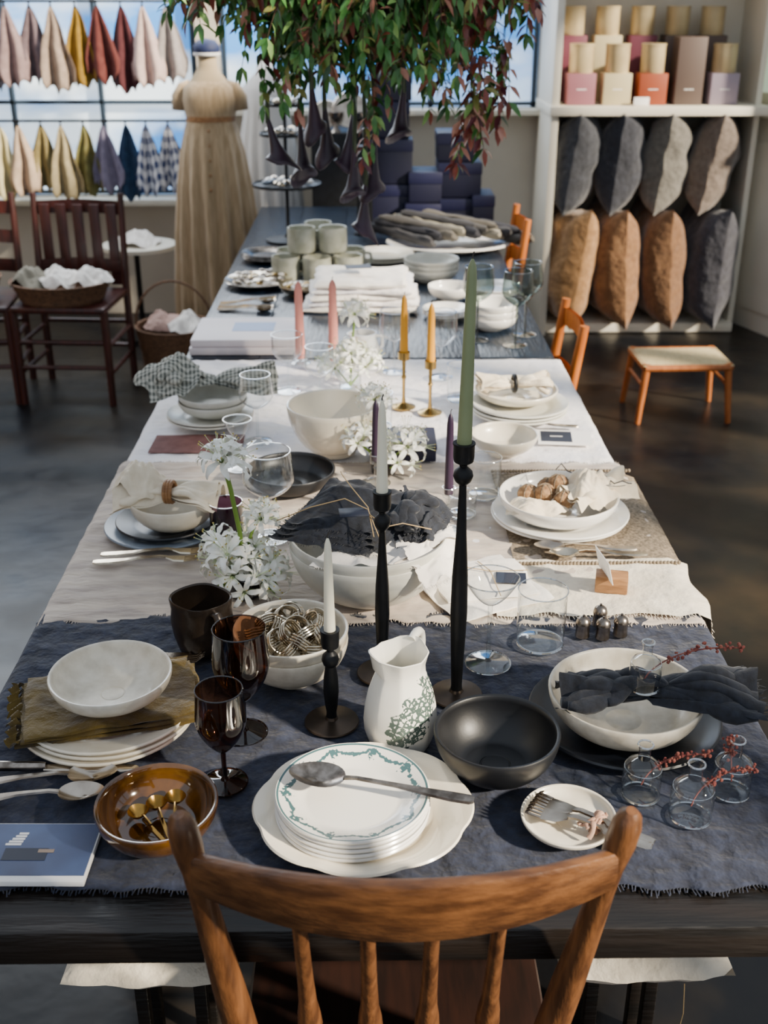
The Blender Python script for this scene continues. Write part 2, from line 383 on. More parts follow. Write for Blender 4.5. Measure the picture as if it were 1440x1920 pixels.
# ---------- glasses
def stemglass(name,x,y,z,H,R,bh,mat,foot=.034,rim=.92,kind='wine',seg=40):
    mb=MB(); sb=H-bh
    P=[(0,.001),(foot,.001),(foot*.6,.003),(.006,.006),(.0035,.012),(.0033,sb*.6),(.0038,sb-.004)]
    n=14
    if kind=='wine':
        for i in range(n+1):
            q=i/n; r=R*min(1,sin(min(1,q*1.9+.08)*pi/2))*(1-(1-rim)*max(0,(q-.45)/.55)**1.3); P.append((max(.004,r),sb+bh*(q**1.15)))
    elif kind=='coupe':
        for i in range(n+1):
            q=i/n; P.append((max(.004,R*q**.62),sb+bh*q**1.1))
    else:
        for i in range(n+1):
            q=i/n; r=R*(sin(min(1,q*1.6+.1)*pi/2))**.8*(1-(1-rim)*max(0,(q-.5)/.5)); P.append((max(.005,r),sb+bh*q))
    mb.lathe(P,mat,seg); rg=mat if mat in (brgl,) else rimgl
    mb.ringt(P[-1][0],H,.0011,rg); mb.ringt(foot,.0015,.0012,rg); return mb.obj(name,(x,y,z))
def tumbler(x,y,z,R,h,mat,name='tumbler',t=.002):
    mb=MB(); mb.lathe([(0,.007),(R*.88,.005),(R*.95,.004),(R,h*.6),(R,h)],mat,40); mb.ringt(R,h,.0012,rimgl); mb.ringt(R*.92,.003,.0025,mat if mat is purgl else rimgl); return mb.obj(name,(x,y,z))
# ---------- cloths
def cloth(name,hl,hr,Y0,Y1,z,mat,amp,dl,dr,sd,st=.011,gather=0,fray=0,fm=None,skew=0,solid=.0015):
    A=-(hl+dl);B=hr+dr;nu=int((B-A)/st);nv=int((Y1-Y0)/st)
    def w(x,y):
        n=N3(x*5,y*5,sd); n2=N3(x*13+2,y*9,sd+2); n3=N3(x*34,y*26,sd+4)
        h=.35*(.5+.5*n)+.5*max(0,1-abs(n2)*5)**2+.22*(.5+.5*n3)
        if gather: h+=gather*(.5+.5*sin(y*95+5*N3(x*3,y*4,sd)))*(.5+.5*N3(x*2,y*12,sd+7))
        return amp*h
    def fn(u,v):
        U=A+(B-A)*u; y=Y0+(Y1-Y0)*v+skew*U
        if fray:
            e=max(0,1-min(v,1-v)*12); y+=(-1 if v<.5 else 1)*e*fray*N3(U*18,v,sd+11)*1.5
        lim=hl if U<0 else hr; ov=abs(U)-lim; sg=-1 if U<0 else 1
        if ov<=0: return (U,y,z+w(U,y))
        rr=.014
        if ov<rr*1.57: a=ov/rr; return (sg*(lim+rr*sin(a)),y,z-rr*(1-cos(a))+w(U,y)*cos(a))
        o=ov-rr*1.57; rip=.010*min(1,o/.05)*(sin(y*26+2*N3(y*4,sd,0))+.6*N3(y*9,o*8,sd))
        o2=o*(1+.12*N3(y*5,sd,3))
        return (sg*(lim+rr+.006+rip+.12*o),y,z-rr-o2)
    mb=MB(); mb.grid(fn,nu,nv,mat)
    if fm:
        for e in (0,1):
            for k in range(int((B-A)/.0045)):
                u=k*.0045/(B-A); p=Vector(fn(min(1,u),e)); d=-1 if e==0 else 1
                q=p+Vector((random.uniform(-.003,.003),d*random.uniform(.004,.011),random.uniform(-.001,.001)))
                mb.tube([p+Vector((0,0,.001)),q],[.0007,.0004],fm,3,cap=False)
    return mb.obj(name,(0,0,0),solid=solid,ang=180,off=1)

# ============================================================ ROOM
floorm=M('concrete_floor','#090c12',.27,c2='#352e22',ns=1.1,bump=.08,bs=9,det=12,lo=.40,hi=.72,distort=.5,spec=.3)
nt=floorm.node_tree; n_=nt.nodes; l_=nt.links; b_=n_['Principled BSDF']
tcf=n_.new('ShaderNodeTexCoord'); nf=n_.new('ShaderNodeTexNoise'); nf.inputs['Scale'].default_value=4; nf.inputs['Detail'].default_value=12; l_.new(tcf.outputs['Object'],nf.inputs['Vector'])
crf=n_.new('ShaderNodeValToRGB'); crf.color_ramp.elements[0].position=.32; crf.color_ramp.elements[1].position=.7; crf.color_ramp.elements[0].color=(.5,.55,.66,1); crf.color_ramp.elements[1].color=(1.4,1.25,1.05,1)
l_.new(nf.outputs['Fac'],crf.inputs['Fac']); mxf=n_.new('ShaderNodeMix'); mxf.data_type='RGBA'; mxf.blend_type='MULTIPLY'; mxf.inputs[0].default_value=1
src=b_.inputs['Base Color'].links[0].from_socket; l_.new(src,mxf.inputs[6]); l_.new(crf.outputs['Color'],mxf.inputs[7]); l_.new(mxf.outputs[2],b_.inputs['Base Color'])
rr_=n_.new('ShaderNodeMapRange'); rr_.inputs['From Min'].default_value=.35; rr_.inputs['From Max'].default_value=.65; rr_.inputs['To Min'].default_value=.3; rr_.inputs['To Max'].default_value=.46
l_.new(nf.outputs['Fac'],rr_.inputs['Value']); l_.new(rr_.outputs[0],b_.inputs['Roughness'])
wallm=M('wall_plaster','#cdc4b4',.85,c2='#c4bbaa',ns=3,bump=.1,bs=30)
cabm=M('painted_cream','#e6dfce',.5,c2='#dbd3c0',ns=3)
framem=M('window_frame_dark','#2c3b4a',.5)
skypane=M('window_daylight','#4a92dc',.5,c2='#dcecf7',ns=1.1,em=1.45,st=(1,1,2.2),lo=.42,hi=.62)
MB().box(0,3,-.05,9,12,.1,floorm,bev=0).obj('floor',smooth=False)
w=MB()
yb=6.68
for (x0,x1,z0,z1) in [(-4.5,-3.6,0,3.4),(-3.6,-.95,0,.69),(-3.6,-.95,2.6,3.4),(-.95,-.82,0,3.4),(-.82,.95,0,1.17),(-.82,.95,2.6,3.4),(.95,4.5,0,3.4)]:
    w.box((x0+x1)/2,yb+.06,(z0+z1)/2,x1-x0,.12,z1-z0,wallm,bev=0)
w.obj('wall_back',smooth=False)
def window(name,x0,x1,z0,z1,vs,hs):
    mb=MB(); mb.box((x0+x1)/2,yb+.07,(z0+z1)/2,x1-x0,.01,z1-z0,skypane,bev=0)
    for x in [x0+.02]+vs+[x1-.02]: mb.box(x,yb+.035,(z0+z1)/2,.025,.04,z1-z0,framem)
    for z in [z0+.02]+hs+[z1-.02]: mb.box((x0+x1)/2,yb+.035,z,x1-x0,.04,.02,framem)
    mb.obj(name)
window('window_1',-3.6,-.95,.69,2.6,[-3.0,-2.4,-2.0,-1.5],[1.2,1.9])
window('window_2',-.82,.95,1.17,2.6,[-.25,.35],[1.75])
MB().box((-3.6-.95)/2,yb-.05,.67,2.65,.14,.035,cabm).box(.065,yb-.05,1.155,1.8,.14,.03,cabm).obj('trim_1')
xr=3.2; w=MB(); segs=[(-2.2,-1.2,1),(-1.2,-.45,0),(-.45,-.3,1),(-.3,.45,0),(.45,.62,1),(.62,1.25,0),(1.25,1.45,1),(1.45,2.35,0),(2.35,2.75,1),(2.75,3.65,0),(3.65,3.8,1),(3.8,4.3,0),(4.3,4.75,1),(4.75,5.4,0),(5.4,6.8,1)]  # unseen right wall; piers, openings and height laid out to shape the sun
for a,b,s_ in segs:
    if s_: w.box(xr+.06,(a+b)/2,1.9,.12,b-a,3.8,wallm,bev=0)
    else:
        w.box(xr+.06,(a+b)/2,.4,.12,b-a,.8,wallm,bev=0); w.box(xr+.06,(a+b)/2,3.4,.12,b-a,.8,wallm,bev=0)
w.obj('wall_right_unseen',smooth=False)
MB().box(-4.5,3,1.7,.15,8,3.4,M('wall_dark','#5a5048',.9),bev=0).obj('wall_left',smooth=False)
dT=T_(2.085,6.62,0,rz=math.atan2(-.95,.33))
mb=MB(); mb.box(.36,0,.57,.72,.05,1.14,cabm,dT); mb.box(.36,-.03,.57,.56,.02,.9,cabm,dT); mb.box(.36,0,1.17,.74,.16,.04,cabm,dT)
greenl=M('glazing_pale','#c8d8c4',.4,em=.55)
mb.box(.05,0,1.65,.06,.05,.92,cabm,dT); mb.box(.36,0,1.24,.6,.05,.06,cabm,dT); mb.box(.36,0,2.1,.72,.05,.06,cabm,dT); mb.box(.69,0,1.65,.06,.05,.92,cabm,dT); mb.box(.37,.01,1.66,.58,.01,.86,greenl,dT)
mb.obj('door_1')
mb=MB(); x0,x1=.97,2.06
mb.box(x0,6.4,1.2,.04,.5,2.4,cabm); mb.box(x1,6.45,1.2,.03,.4,2.4,cabm); mb.box((x0+x1)/2,6.66,1.2,x1-x0,.02,2.4,cabm)
mb.box((x0+x1)/2,6.39,1.2,x1-x0+.06,.54,.045,cabm); mb.box((x0+x1)/2,6.42,.03,x1-x0,.44,.05,cabm)
mb.box((x0+x1)/2,6.42,2.05,x1-x0,.48,.04,cabm); mb.obj('built_in_shelving')
def pillow(mb,T,H,W,t,mat,sd):
    for s_ in (1,-1):
        def fn(u,v):
            a=(u-.5)*2;b=(v-.5)*2; k=max(0,(1-abs(a)**4))**.6*max(0,(1-abs(b)**3.2))**.6
            return (s_*t/2*k*(1+.18*N3(a*1.6,b*1.6,sd))+.018*N3(a*2.5,b*2.5,sd)*k+.012*N3(0,b*3,sd), a*W/2*(1-.07*(1-abs(b)**4)+.02),b*H/2*(1-.08*(1-abs(a)**3)))
        mb.grid(fn,20,26,mat,T)
pc=[M('pillow_'+n_,c,.92,c2=d,ns=40,bump=.4,bs=300,b2=.9,b2s=12,sheen=.3) for n_,c,d in [('charcoal','#212329','#2f3138'),('slate','#1b1d25','#292b34'),('grey','#57534c','#6a665e'),('taupe','#5f5349','#71645a'),('tan','#825d33','#967046'),('camel','#714c2b','#855f3a'),('brown','#614022','#73502f'),('graphite','#27272e','#34343d')]]
mb=MB()
for i,x in enumerate([1.125,1.365,1.61,1.865]):
    pillow(mb,T_(x,6.33,.93,ry=rad([7,4,6,9][i]),rz=rad(-14)),.53,.44,.25,pc[i],i)
for i,x in enumerate([1.105,1.355,1.60,1.875]):
    pillow(mb,T_(x,6.30,.385,ry=rad([7,-4,-5,2][i]),rz=rad(10)),.66,.5,.27,pc[4+i],i+9)
mb.obj('linen_cushions',ang=180)
bc=[M('box_'+n_,c,.6) for n_,c in [('rose','#8f5a64'),('cream','#c3b48c'),('terracotta','#93411f'),('taupe','#5a4a42'),('lilac','#9a8b98'),('plum','#6b2f40')]]
vess=M('vessel_gilt','#cbb78c',.35,.2,c2='#b7a27a',ns=9)
mb=MB()
for row,(y,off,zt) in enumerate([(6.27,0,1.223),(6.5,-.05,1.223)]):
    for i in range(5):
        x=1.11+i*.187+off*.4; hh=.155 if row==0 else .33
        if i==3 and row==0: hh=.33
        mb.box(x,y,zt+hh/2,.145,.13,hh,bc[i] if row==0 else bc[[5,1,5,3,3][i]],bev=.003)
        mb.box(x,y-.0655,zt+min(hh,.155)*.5,.05,.001,.004,paperw,bev=0)
        if not(i==3 and row==0): mb.lathe([(0,0),(.06,0),(.062,.004),(.062,.13),(.064,.132),(.064,.142),(0,.142)],vess,24,T_(x,y,zt+hh))
mb.box(1.42,6.17,1.245,.08,.006,.04,paperw); mb.obj('boxed_candles_on_shelf')

# ============================================================ TABLES
def table(name,Y0,Y1,hw,mat,t=.05,legs=None,end=None):
    mb=MB(); n=5; wd=2*hw/n; Ys=Y0
    if end: mb.box(0,Y0+.065,.75-t/2,2*hw,.13,t,end,bev=.003); Ys=Y0+.131
    for i in range(n): mb.box(-hw+wd*(i+.5),(Ys+Y1)/2,.75-t/2,wd-.001,Y1-Ys,t,mat,bev=.0025)
    for x in (-hw+.09,hw-.09):
        for y in legs: mb.box(x,y,(.75-t)/2,.08,.08,.75-t,mat,bev=.005)
        mb.box(x,(legs[0]+legs[1])/2,.75-t-.04,.03,legs[1]-legs[0],.08,mat)
    for y in legs: mb.box(0,y,.75-t-.04,2*hw-.18,.03,.08,mat)
    return mb.obj(name)
table('dining_table',.99,3.27,.56,tblwood,legs=(1.75,3.05),end=tblend); table('display_table',3.28,5.95,.56,tblblue,legs=(4.25,5.75))
cloth('white_tablecloth',.562,.562,1.85,3.24,.7515,linwhite,.006,.10,.13,3,st=.012)
cloth('taupe_gauze_runner',.572,.572,1.685,2.42,.7535,gauze,.007,.11,.12,5,gather=.8,fray=.012,fm=gauze,skew=-.02)
cloth('navy_linen_tablecloth',.572,.572,1.05,1.715,.7535,linnavy,.0065,.10,.15,8,st=.008,gather=.3,fray=.012,fm=linnavy,skew=-.01)
mb=MB()
def fn(u,v):
    X=.22+u*.45; Y=1.70+v*.21+.012*N3(u*8,v*2,4); lim=.578
    z=.7615+.004*(.5+.5*N3(X*14,Y*14,2))+.003*max(0,1-abs(N3(X*9,Y*12,7))*6)
    if X>lim: o=X-lim; return (lim+.026+.15*o+.006*sin(Y*40),Y,z-.012-o)
    return (X,Y,z)
mb.grid(fn,50,26,lincream)
for k in range(75):
    p=Vector(fn(k/75,0)); mb.tube([p,p+Vector((random.uniform(-.002,.002),-random.uniform(.005,.013),0))],[.0009,.0005],lincream,3,cap=False)
mb.obj('cream_linen_placemat',ang=180)
mb=MB()
def fn(u,v):
    X=.275+u*.40; Y=1.895+v*.45; lim=.575
    z=.7615+.0012*sin(X*700)*sin(Y*700)+.002*N3(X*8,Y*8)
    if X>lim: o=X-lim; return (lim+.025+.2*o,Y,z-.012-o)
    return (X,Y,z)
mb.grid(fn,60,60,matjute)
for k in range(46):
    x=.277+k*.0069
    for y in (1.892,2.347): mb.ball((x,y,.766),(.0042,.0045,.0042),matjute,seg=7,rg=5)
mb.obj('woven_jute_placemat',ang=180)
mb=MB(); mb.slab(.22,.12,.003,M('linen_dustyred','#6a4542',.9,c2='#7b5551',ns=30,bump=.4,bs=300),None,.0015,4); mb.obj('dusty_red_placemat',(-.42,2.545,.758))

# ============================================================ FOREGROUND CHAIR
mb=MB()
for sgn,xt,xl in ((-1,-.196,-.163),(1,.263,.220)):
    P=[];R_=[]
    for q,r in [(0,.006),(.008,.0125),(.022,.0158),(.05,.0165),(.09,.0135),(.13,.0135),(.22,.0165),(.32,.0195),(.42,.021),(.52,.020),(.56,.018)]:
        t=q/.4; x=xt+(xl-xt)*t; y=.9+.085*t; P.append((x,y,.999-q)); R_.append(r)
    mb.tube(P,R_,chairw2,18)
    xs=xl-.0+(-.01 if sgn<0 else .01)
    mb.tube([(xs*.95+.005,1.03,.44),(xs,1.01,.3),(xs*1.08,.97,.0)],[.017,.02,.013],chairw2,14)
    mb.tube([(xs*.95,1.33,.44),(xs,1.345,.3),(xs*1.1,1.37,.0)],[.017,.02,.013],chairw2,14)
    mb.tube([(xs*1.04,.99,.17),(xs*1.04,1.18,.17),(xs*1.05,1.36,.17)],[.009,.013,.009],chairw2,10)
for y in (.985,1.36): mb.tube([(-.17,y,.22),(.03,y,.22),(.23,y,.22)],[.009,.013,.009],chairw2,10)
xa,xb=-.19,.257
vs=[];fs=[];n=28
for i in range(n+1):
    u=i/n; a=(u-.5)*2; k=1-a*a; x=xa+(xb-xa)*u; y=.905-.048*k; zt=.946+.003*k; zb=.884-.033*k; th=.0085
    sec=[(-th,zb+.004),(-th,zt-.006),(-th*.6,zt-.001),(0,zt),(th*.6,zt-.001),(th,zt-.006),(th,zb+.004),(th*.5,zb),(-th*.5,zb)]
    for (dy,z) in sec: vs.append((x,y+dy+(zt-z)*.22,z))
S=9
for i in range(n):
    for j in range(S): k=(j+1)%S; fs.append((i*S+j,i*S+k,(i+1)*S+k,(i+1)*S+j))
fs+=[tuple(range(S)),tuple(n*S+j for j in range(S))[::-1]]
mb.add(vs,fs,chairw)
for x,xl in ((-.078,-.078),(-.006,-.003),(.062,.067),(.134,.143)):
    yt=.878 if abs(x-.03)<.06 else .89
    P=[];R_=[]
    for t,r in [(0,.0085),(.1,.0085),(.35,.0095),(.5,.011),(.58,.014),(.66,.0155),(.70,.011),(.74,.0075),(.78,.011),(1,.0095)]:
        P.append((x+(xl-x)*t,yt+(1.04-yt)*t,.865-.40*t)); R_.append(r)
    mb.tube(P,R_,chairw2,12)
def seatr(a,i,r,z): return 1/ (abs(cos(a))**4+abs(sin(a))**4)**.25
mb.lathe([(0,.435),(.17,.435),(.195,.44),(.205,.45),(.2,.464),(.17,.468),(.08,.462),(0,.461)],seatw,48,T_(.032,1.195,0),sx=1.02,sy=.93,rf=seatr)
mb.obj('dining_chair')
for x in (-.345,.425):
    mb=MB(); mb.box(0,.04,.32,.13,.12,.025,tblend)
    for a in (-.05,.05):
        for b in (0,.08): mb.box(a,b,.1525,.022,.022,.305,tblend)
    for s_ in (1,-1):
        def fn(u,v):
            a=(u-.5)*2;b=(v-.5)*2;k=(max(0,1-a**4)*max(0,1-b**4))**.5
            return (a*.135,b*.14+.008*N3(a*3,b,x*3),.366+s_*.032*k*(1+.3*N3(a*2,b*2,x*5))+.008*a*a*b*b)
        mb.grid(fn,16,16,lincream)
    mb.obj('cushioned_stool',(x,1.40,0),ang=180)
mb=MB(); mb.tube([(0,0,.10),(.004,-.003,.04),(0,-.004,.0)],.0008,twine,5); mb.box(0,0,-.03,.045,.0015,.06,paperw,T_(0,0,0,rz=.3,ry=.3),bev=0)
for i in range(4): mb.box(-.002,-.0012,-.018-.009*i,.03-.006*(i%2),.0008,.0012,wick,T_(0,0,0,rz=.3,ry=.3),bev=0)
mb.obj('paper_swing_tag',(.478,1.252,.27))

# ============================================================ FRONT SETTING
mb=MB(); sc=lambda a,i,r,z: 1+(.045*abs(cos(a*4+.4))**.7-.02)*(1 if r>.1 else .2)
mb.lathe([(0,0),(.085,0),(.09,.003),(.105,.012),(.138,.021),(.142,.024),(.14,.0265),(.134,.0255),(.105,.0165),(.092,.008),(.085,.006),(0,.006)],creamg,96,rf=sc,sx=1.0,sy=.92); mb.obj('scalloped_platter',(-.012,1.172,Z),rad(4))
mb=MB()
for i in range(5): mb.lathe(plateP(.101,.014,.004,.68),gar if i==4 else whiteg,64,T_(random.uniform(-.002,.002)*(i<4),random.uniform(-.002,.002)*(i<4),i*.0065))
mb.obj('transferware_plates',(-.026,1.17,Z+.007))
mb=MB(); spoon(mb,.245,silver2,T_(),.0095,.105); o=mb.obj('serving_spoon',(.13,1.142,.8135),math.atan2(1.19-1.142,-.09-.127)); 
bowl('black_bowl',.172,1.272,Z,.0875,.068,blackg,foot=.042,t=.006,e=.85)
mb=MB(); oc=lambda a,i,r,z:(1-.05*abs(sin(a*4)))*(1+(.22*max(0,cos(a-rad(200)))**8 if z>.12 else 0))
mb.lathe([(0,0),(.04,0),(.047,.004),(.052,.02),(.0535,.04),(.051,.065),(.046,.09),(.040,.108),(.0355,.12),(.035,.13),(.038,.142),(.040,.149),(.0385,.150),(.036,.145),(.033,.13),(.033,.12),(.042,.09),(.05,.04),(.045,.01),(0,.008)],jugm,64,rf=oc,zf=lambda a,r,z:(.008*max(0,cos(a-rad(200)))**6+.008*max(0,cos(a-rad(55)))**4 if z>.135 else 0))
hp=[]
for t in range(13):
    q=t/12; hp.append((.034+.036*sin(q*pi)*1.0,0,.152-.085*q+.042*sin(q*pi)*(1-q)))
mb.tube([(p[0]*cos(rad(62)),p[0]*sin(rad(62)),p[2]) for p in hp],[.006,.0065,.007,.0065,.006,.0055,.0055,.0055,.0055,.0055,.006,.0065,.007],jugm,10)
mb.obj('floral_milk_jug',(.041,1.344,Z))
iron_candlestick(-.06,1.389,.161,.146,.0088,wax_ivory)
iron_candlestick(.017,1.521,.319,.142,.0092,wax_ivory)
iron_candlestick(.131,1.459,.420,.256,.0108,wax_green,lean=.012,rr=1.12)
mb=MB()
for i in range(2): mb.lathe(bowlP(.0905,.066,foot=.045,e=.8),ivory2,56,T_(0,0,i*.020),rf=wob(.01,i+3))
mb.obj('nested_bowls',(-.127,1.521,Z))
mb=MB(); random.seed(4)
for k in range(20):
    a=k*2.4; r=.055*math.sqrt((k+.5)/20); zz=.026+random.uniform(.0,.012)+.016*(1-r/.055)
    E=T_(r*cos(a),r*sin(a),zz,rz=random.uniform(0,6),rx=random.uniform(.3,1.2),ry=random.uniform(-.4,.4))
    for w_ in (-.0065,-.0022,.0022,.0065):
        mb.tube([(.0205*cos(t*pi/12),.0205*sin(t*pi/12),w_+.0015*sin(t*pi/12)) for t in range(24)],.0018,champ,7,E,closed=True)
mb.obj('napkin_rings',(-.127,1.521,Z+.040))
mb=MB(); mr=lambda a,i,r,z:(1+.05*cos(a*2+.6)+(.04*cos(a*4) if z>.05 else 0))
mb.lathe([(0,0),(.034,0),(.039,.004),(.046,.03),(.048,.055),(.046,.08),(.048,.097),(.047,.099),(.044,.097),(.042,.08),(.044,.05),(.04,.015),(0,.01)],mugbrown,48,rf=mr)
mb.tube([(.042,0,.086),(.058,0,.09),(.068,0,.078),(.069,0,.055),(.062,0,.035),(.042,0,.026)],[.009,.008,.008,.008,.008,.009],mugbrown,10,T_(rz=rad(-55)),flat=.7)
mb.obj('stoneware_mug',(-.278,1.60,Z))
stemglass('brown_glass_goblet',-.187,1.365,Z,.178,.0415,.118,brgl,.033,.90,'gob')
stemglass('brown_glass_goblet',-.203,1.25,Z,.153,.035,.098,brgl,.031,.90,'gob')
plates('dinner_plates',-.390,1.397,Z,.130,3,ivory)
mb=MB()
for i in range(3): mb.slab(.265-.01*i,.16,.007,mustard,T_(0.002*i,0,i*.0065,rz=.01*i),.007,i+1,fr=13)
mb.grid(lambda u,v:(-.127-.016*v+.004*sin(u*46+v),(u-.5)*.16,.012+.005*sin(u*55+v*3)-.004*v),70,5,mustard)
mb.obj('mustard_napkin',(-.388,1.393,Z+.030),rad(14))
bowl('cereal_bowl',-.378,1.378,Z+.052,.0885,.046,ivory2,foot=.035,e=1.0)
mb=MB(); knife(mb,.235,silver,T_(),silver2); mb.obj('table_knife',(-.56,1.276,Z+.006),rad(-1))
mb=MB(); spoon(mb,.22,silver,T_(0,0,0),.009,.1); mb.obj('table_spoon',(-.57,1.238,Z+.006),rad(5))
mb=MB(); spoon(mb,.20,silver,T_(0,0,0),.009,.1); mb.obj('table_spoon',(-.56,1.205,Z+.006),rad(3))
for k,(x,y) in enumerate(((-.475,1.535),(-.47,1.553))):
    mb=MB(); fork(mb,.2,silver,T_()); mb.obj('dinner_fork',(x,y,Z+.006),rad(4-3*k))
bowl('amber_glazed_bowl',-.276,1.146,Z,.079,.052,amberg,foot=.038,t=.006)
mb=MB()
for k,(a,dx) in enumerate(((128,0),(112,.004),(98,.010))):
    spoon(mb,.088,gold,T_(.018+dx,-.05+.003*k,.018+.003*k,rz=rad(a),ry=rad(4)),.003,.16)
mb.obj('gold_teaspoons',(-.276,1.15,Z+.004))
cardblue=M('card_print_blue','#2b3558',.5,c2='#3f527b',ns=9)
mb=MB(); mb.box(-.075,0,.004,.15,.106,.008,paperw,bev=.001); mb.box(-.076,.004,.0084,.148,.094,.0006,cardblue,bev=0)
mb.box(-.085,-.006,.0088,.055,.022,.0006,papernavy,bev=0); 
for i in range(5): mb.box(-.105+.002*i,.012+.005*i,.0089,.02-.002*i,.0035,.0006,paperw,bev=0)
mb.box(-.06,.0,.0089,.02,.006,.0006,M('print_tan','#8d7a6a',.6),bev=0)
mb.obj('printed_booklet',(-.352,1.108,Z-.002),rad(-1))
bowl('saucer',.255,1.153,Z,.062,.02,ivory,foot=.03,e=1.3,t=.004)
mb=MB()
for i in range(4): fork(mb,.155,silver,T_(0,.006*i-.009,.0+.0035*(i%2)+.001*i,rz=.03*i-.03),.0065)
for q in range(3): mb.tube([(.07+.004*q,-.014,.006),(.07+.004*q,-.010,.015),(.07+.004*q,.010,.016),(.07+.004*q,.014,.006),(.07+.004*q,.0,.0)],.0024,rib,8,closed=True)
mb.folds(.05,.016,rib,T_(.077,0,.012,rz=1.3),3,3,.004,.0015,.004,rise=.004)
mb.obj('tied_fork_bundle',(.352,1.096,Z+.014),math.atan2(1.172-1.096,.215-.352))
mb=MB(); mb.lathe(plateP(.142,.014,.005,.8),navyg,64); mb.obj('dark_charger_plate',(.376,1.387,Z))
bowl('pasta_bowl',.371,1.368,Z+.007,.1135,.062,ivory2,foot=.055,e=.95)
mb=MB(); mb.bow(.25,.11,napnavy,T_(),5,.006,fringe=.05,asym=1.25,droop=.002,waist=.3,lays=1,pl=1.3); mb.folds(.26,.09,napnavy,T_(),6,7,.012,.007,.014,asym=1.25,rise=.016)
mb.folds(.20,.06,napnavy,T_(.03,.0,.012),4,12,.012,.004,.011,asym=1.35,rise=.018)
random.seed(2)
for k in range(170):
    f=random.uniform(-1,1); y=f*.060; x=.150+random.uniform(-.02,.004)
    mb.tube([(x,y,.014+.01*N3(y*40,0)),(x+random.uniform(.010,.022),y+random.uniform(-.006,.006),.010+random.uniform(-.006,.010))],[.0009,.0005],napnavy,3,cap=False)
mb.obj('knotted_navy_napkin',(.392,1.345,Z+.070),rad(-3),ang=180)
def sprig(mb,x,y,z,dx,dz,L,sd):
    random.seed(sd); P=[]
    for i in range(12):
        t=i/11; P.append((x+dx*L*t**1.3,y+.01*sin(t*3),z+dz*L*(t-.45*t*t)))
    mb.tube(P,[.0011]*12,dried,5)
    for i in range(4,12):
        for k in range(6):
            p=P[i]; mb.ball((p[0]+random.gauss(0,.0035),p[1]+random.gauss(0,.003),p[2]+random.gauss(0,.003)),random.uniform(.0016,.003),dried,seg=6,rg=4)
def bottle(x,y,z,R,h,sd,dx,dz,L):
    mb=MB(); q=R/.027
    pr=[(0,.003),(R*.6,.001),(R*.93,0),(R,.004*q),(R*1.0,h*.45),(R*.99,h*.52),(R*.85,h*.62),(R*.5,h*.70),(R*.32,h*.74),(R*.30,h*.9),(R*.36,h*.97),(R*.38,h)]
    mb.lathe(pr,cleargl,36); mb.ringt(R*.38,h,.0014,rimgl,20); mb.ringt(R*.94,.002,.0018,rimgl,36); mb.ringt(R*.93,h*.56,.0006,rimgl,36)
    sprig(mb,0,0,h*.2,dx,dz,L+.012,sd); return mb.obj('glass_bud_vase',(x,y,z))
bottle(.364,1.217,Z,.0265,.083,1,.9,.9,.085)
bottle(.420,1.172,Z,.0285,.085,2,.75,1.0,.09)
bottle(.488,1.222,Z,.0265,.085,3,-.1,1.2,.09)
bottle(.386,1.335,Z+.094,.0225,.075,4,1.15,.8,.10)
for x,y in ((.357,1.631),(.393,1.668),(.390,1.625),(.422,1.634)):
    mb=MB(); mb.lathe([(0,0),(.011,0),(.0125,.002),(.012,.006),(.0115,.022),(.0125,.024),(.0125,.027),(.010,.034),(.005,.038),(.002,.039),(.0022,.042),(0,.0425)],silver2,20); mb.obj('salt_shaker',(x,y,Z))
stemglass('coupe_glass',.189,1.549,Z,.157,.0445,.048,cleargl,.037,1,'coupe')
tumbler(.282,1.609,Z,.041,.103,cleargl)
mb=MB(); mb.box(0,0,.016,.058,.036,.032,lightw); mb.box(0,0,.052,.001,.075,.045,paperw,T_(-.004,0,0,rz=.35,ry=-.25),bev=0); mb.obj('place_card_holder',(.437,1.79,Z+.003),rad(-12))
# ============================================================ CENTRE
mb=MB()
for i in range(2): mb.lathe(bowlP(.142,.098,foot=.075,e=.8,t=.006),greyg,64,T_(0,0,i*.02),rf=wob(.008,i+5))
mb.obj('serving_bowls',(-.005,1.80,Z))
def sheet(mb,pts,mat,T=None,amp=.004,sd=0,n=34,fr=3.2,curl=0):
    A,B,C_,D=[Vector(p) for p in pts[:4]]; lift=pts[4] if len(pts)>4 else 0
    def fn(u,v):
        p=A*(1-u)*(1-v)+B*u*(1-v)+C_*u*v+D*(1-u)*v
        k=16*u*(1-u)*v*(1-v); p=p+Vector((0,0,lift*k+amp*1.8*N3(u*fr,v*fr,sd)+amp*.3*N3(u*9,v*9,sd+2)+amp*.9*max(0,1-5*abs(N3(u*2.2,v*2.2,sd+5)))))
        e=min(u,1-u,v,1-v)
        if e<.03: p=p+Vector((N3(u*50,v*50,sd),N3(u*50,v*50,sd+1),.2*N3(u*30,v*30,sd+2)))*.003
        return p
    mb.grid(fn,n,n,mat,T)
def fray(mb,A,B,mat,n,out,L=.006):
    A=Vector(A);B=Vector(B);out=Vector(out)
    for i in range(n):
        p=A.lerp(B,(i+random.random())/n); mb.tube([p,p+out*random.uniform(.3,1)*L+Vector((random.gauss(0,.0015),random.gauss(0,.0015),random.gauss(0,.0008)))],[.0006,.0004],mat,3,cap=False)
mb=MB()
for i in range(4):
    dz=.0075*i; o=.010*i
    q=[(-.178+o,-.03+o*.6,.118+dz),(.02-o*.3,-.096+o,.118+dz),(.085,.05,.140+dz),(-.070+o*.5,.112,.152+dz),.030]
    sheet(mb,q,napnavy,None,.008,1); fray(mb,q[0],q[1],napnavy,40,(-.2,-1,-.1)); fray(mb,q[0],q[3],napnavy,40,(-1,.3,.1))
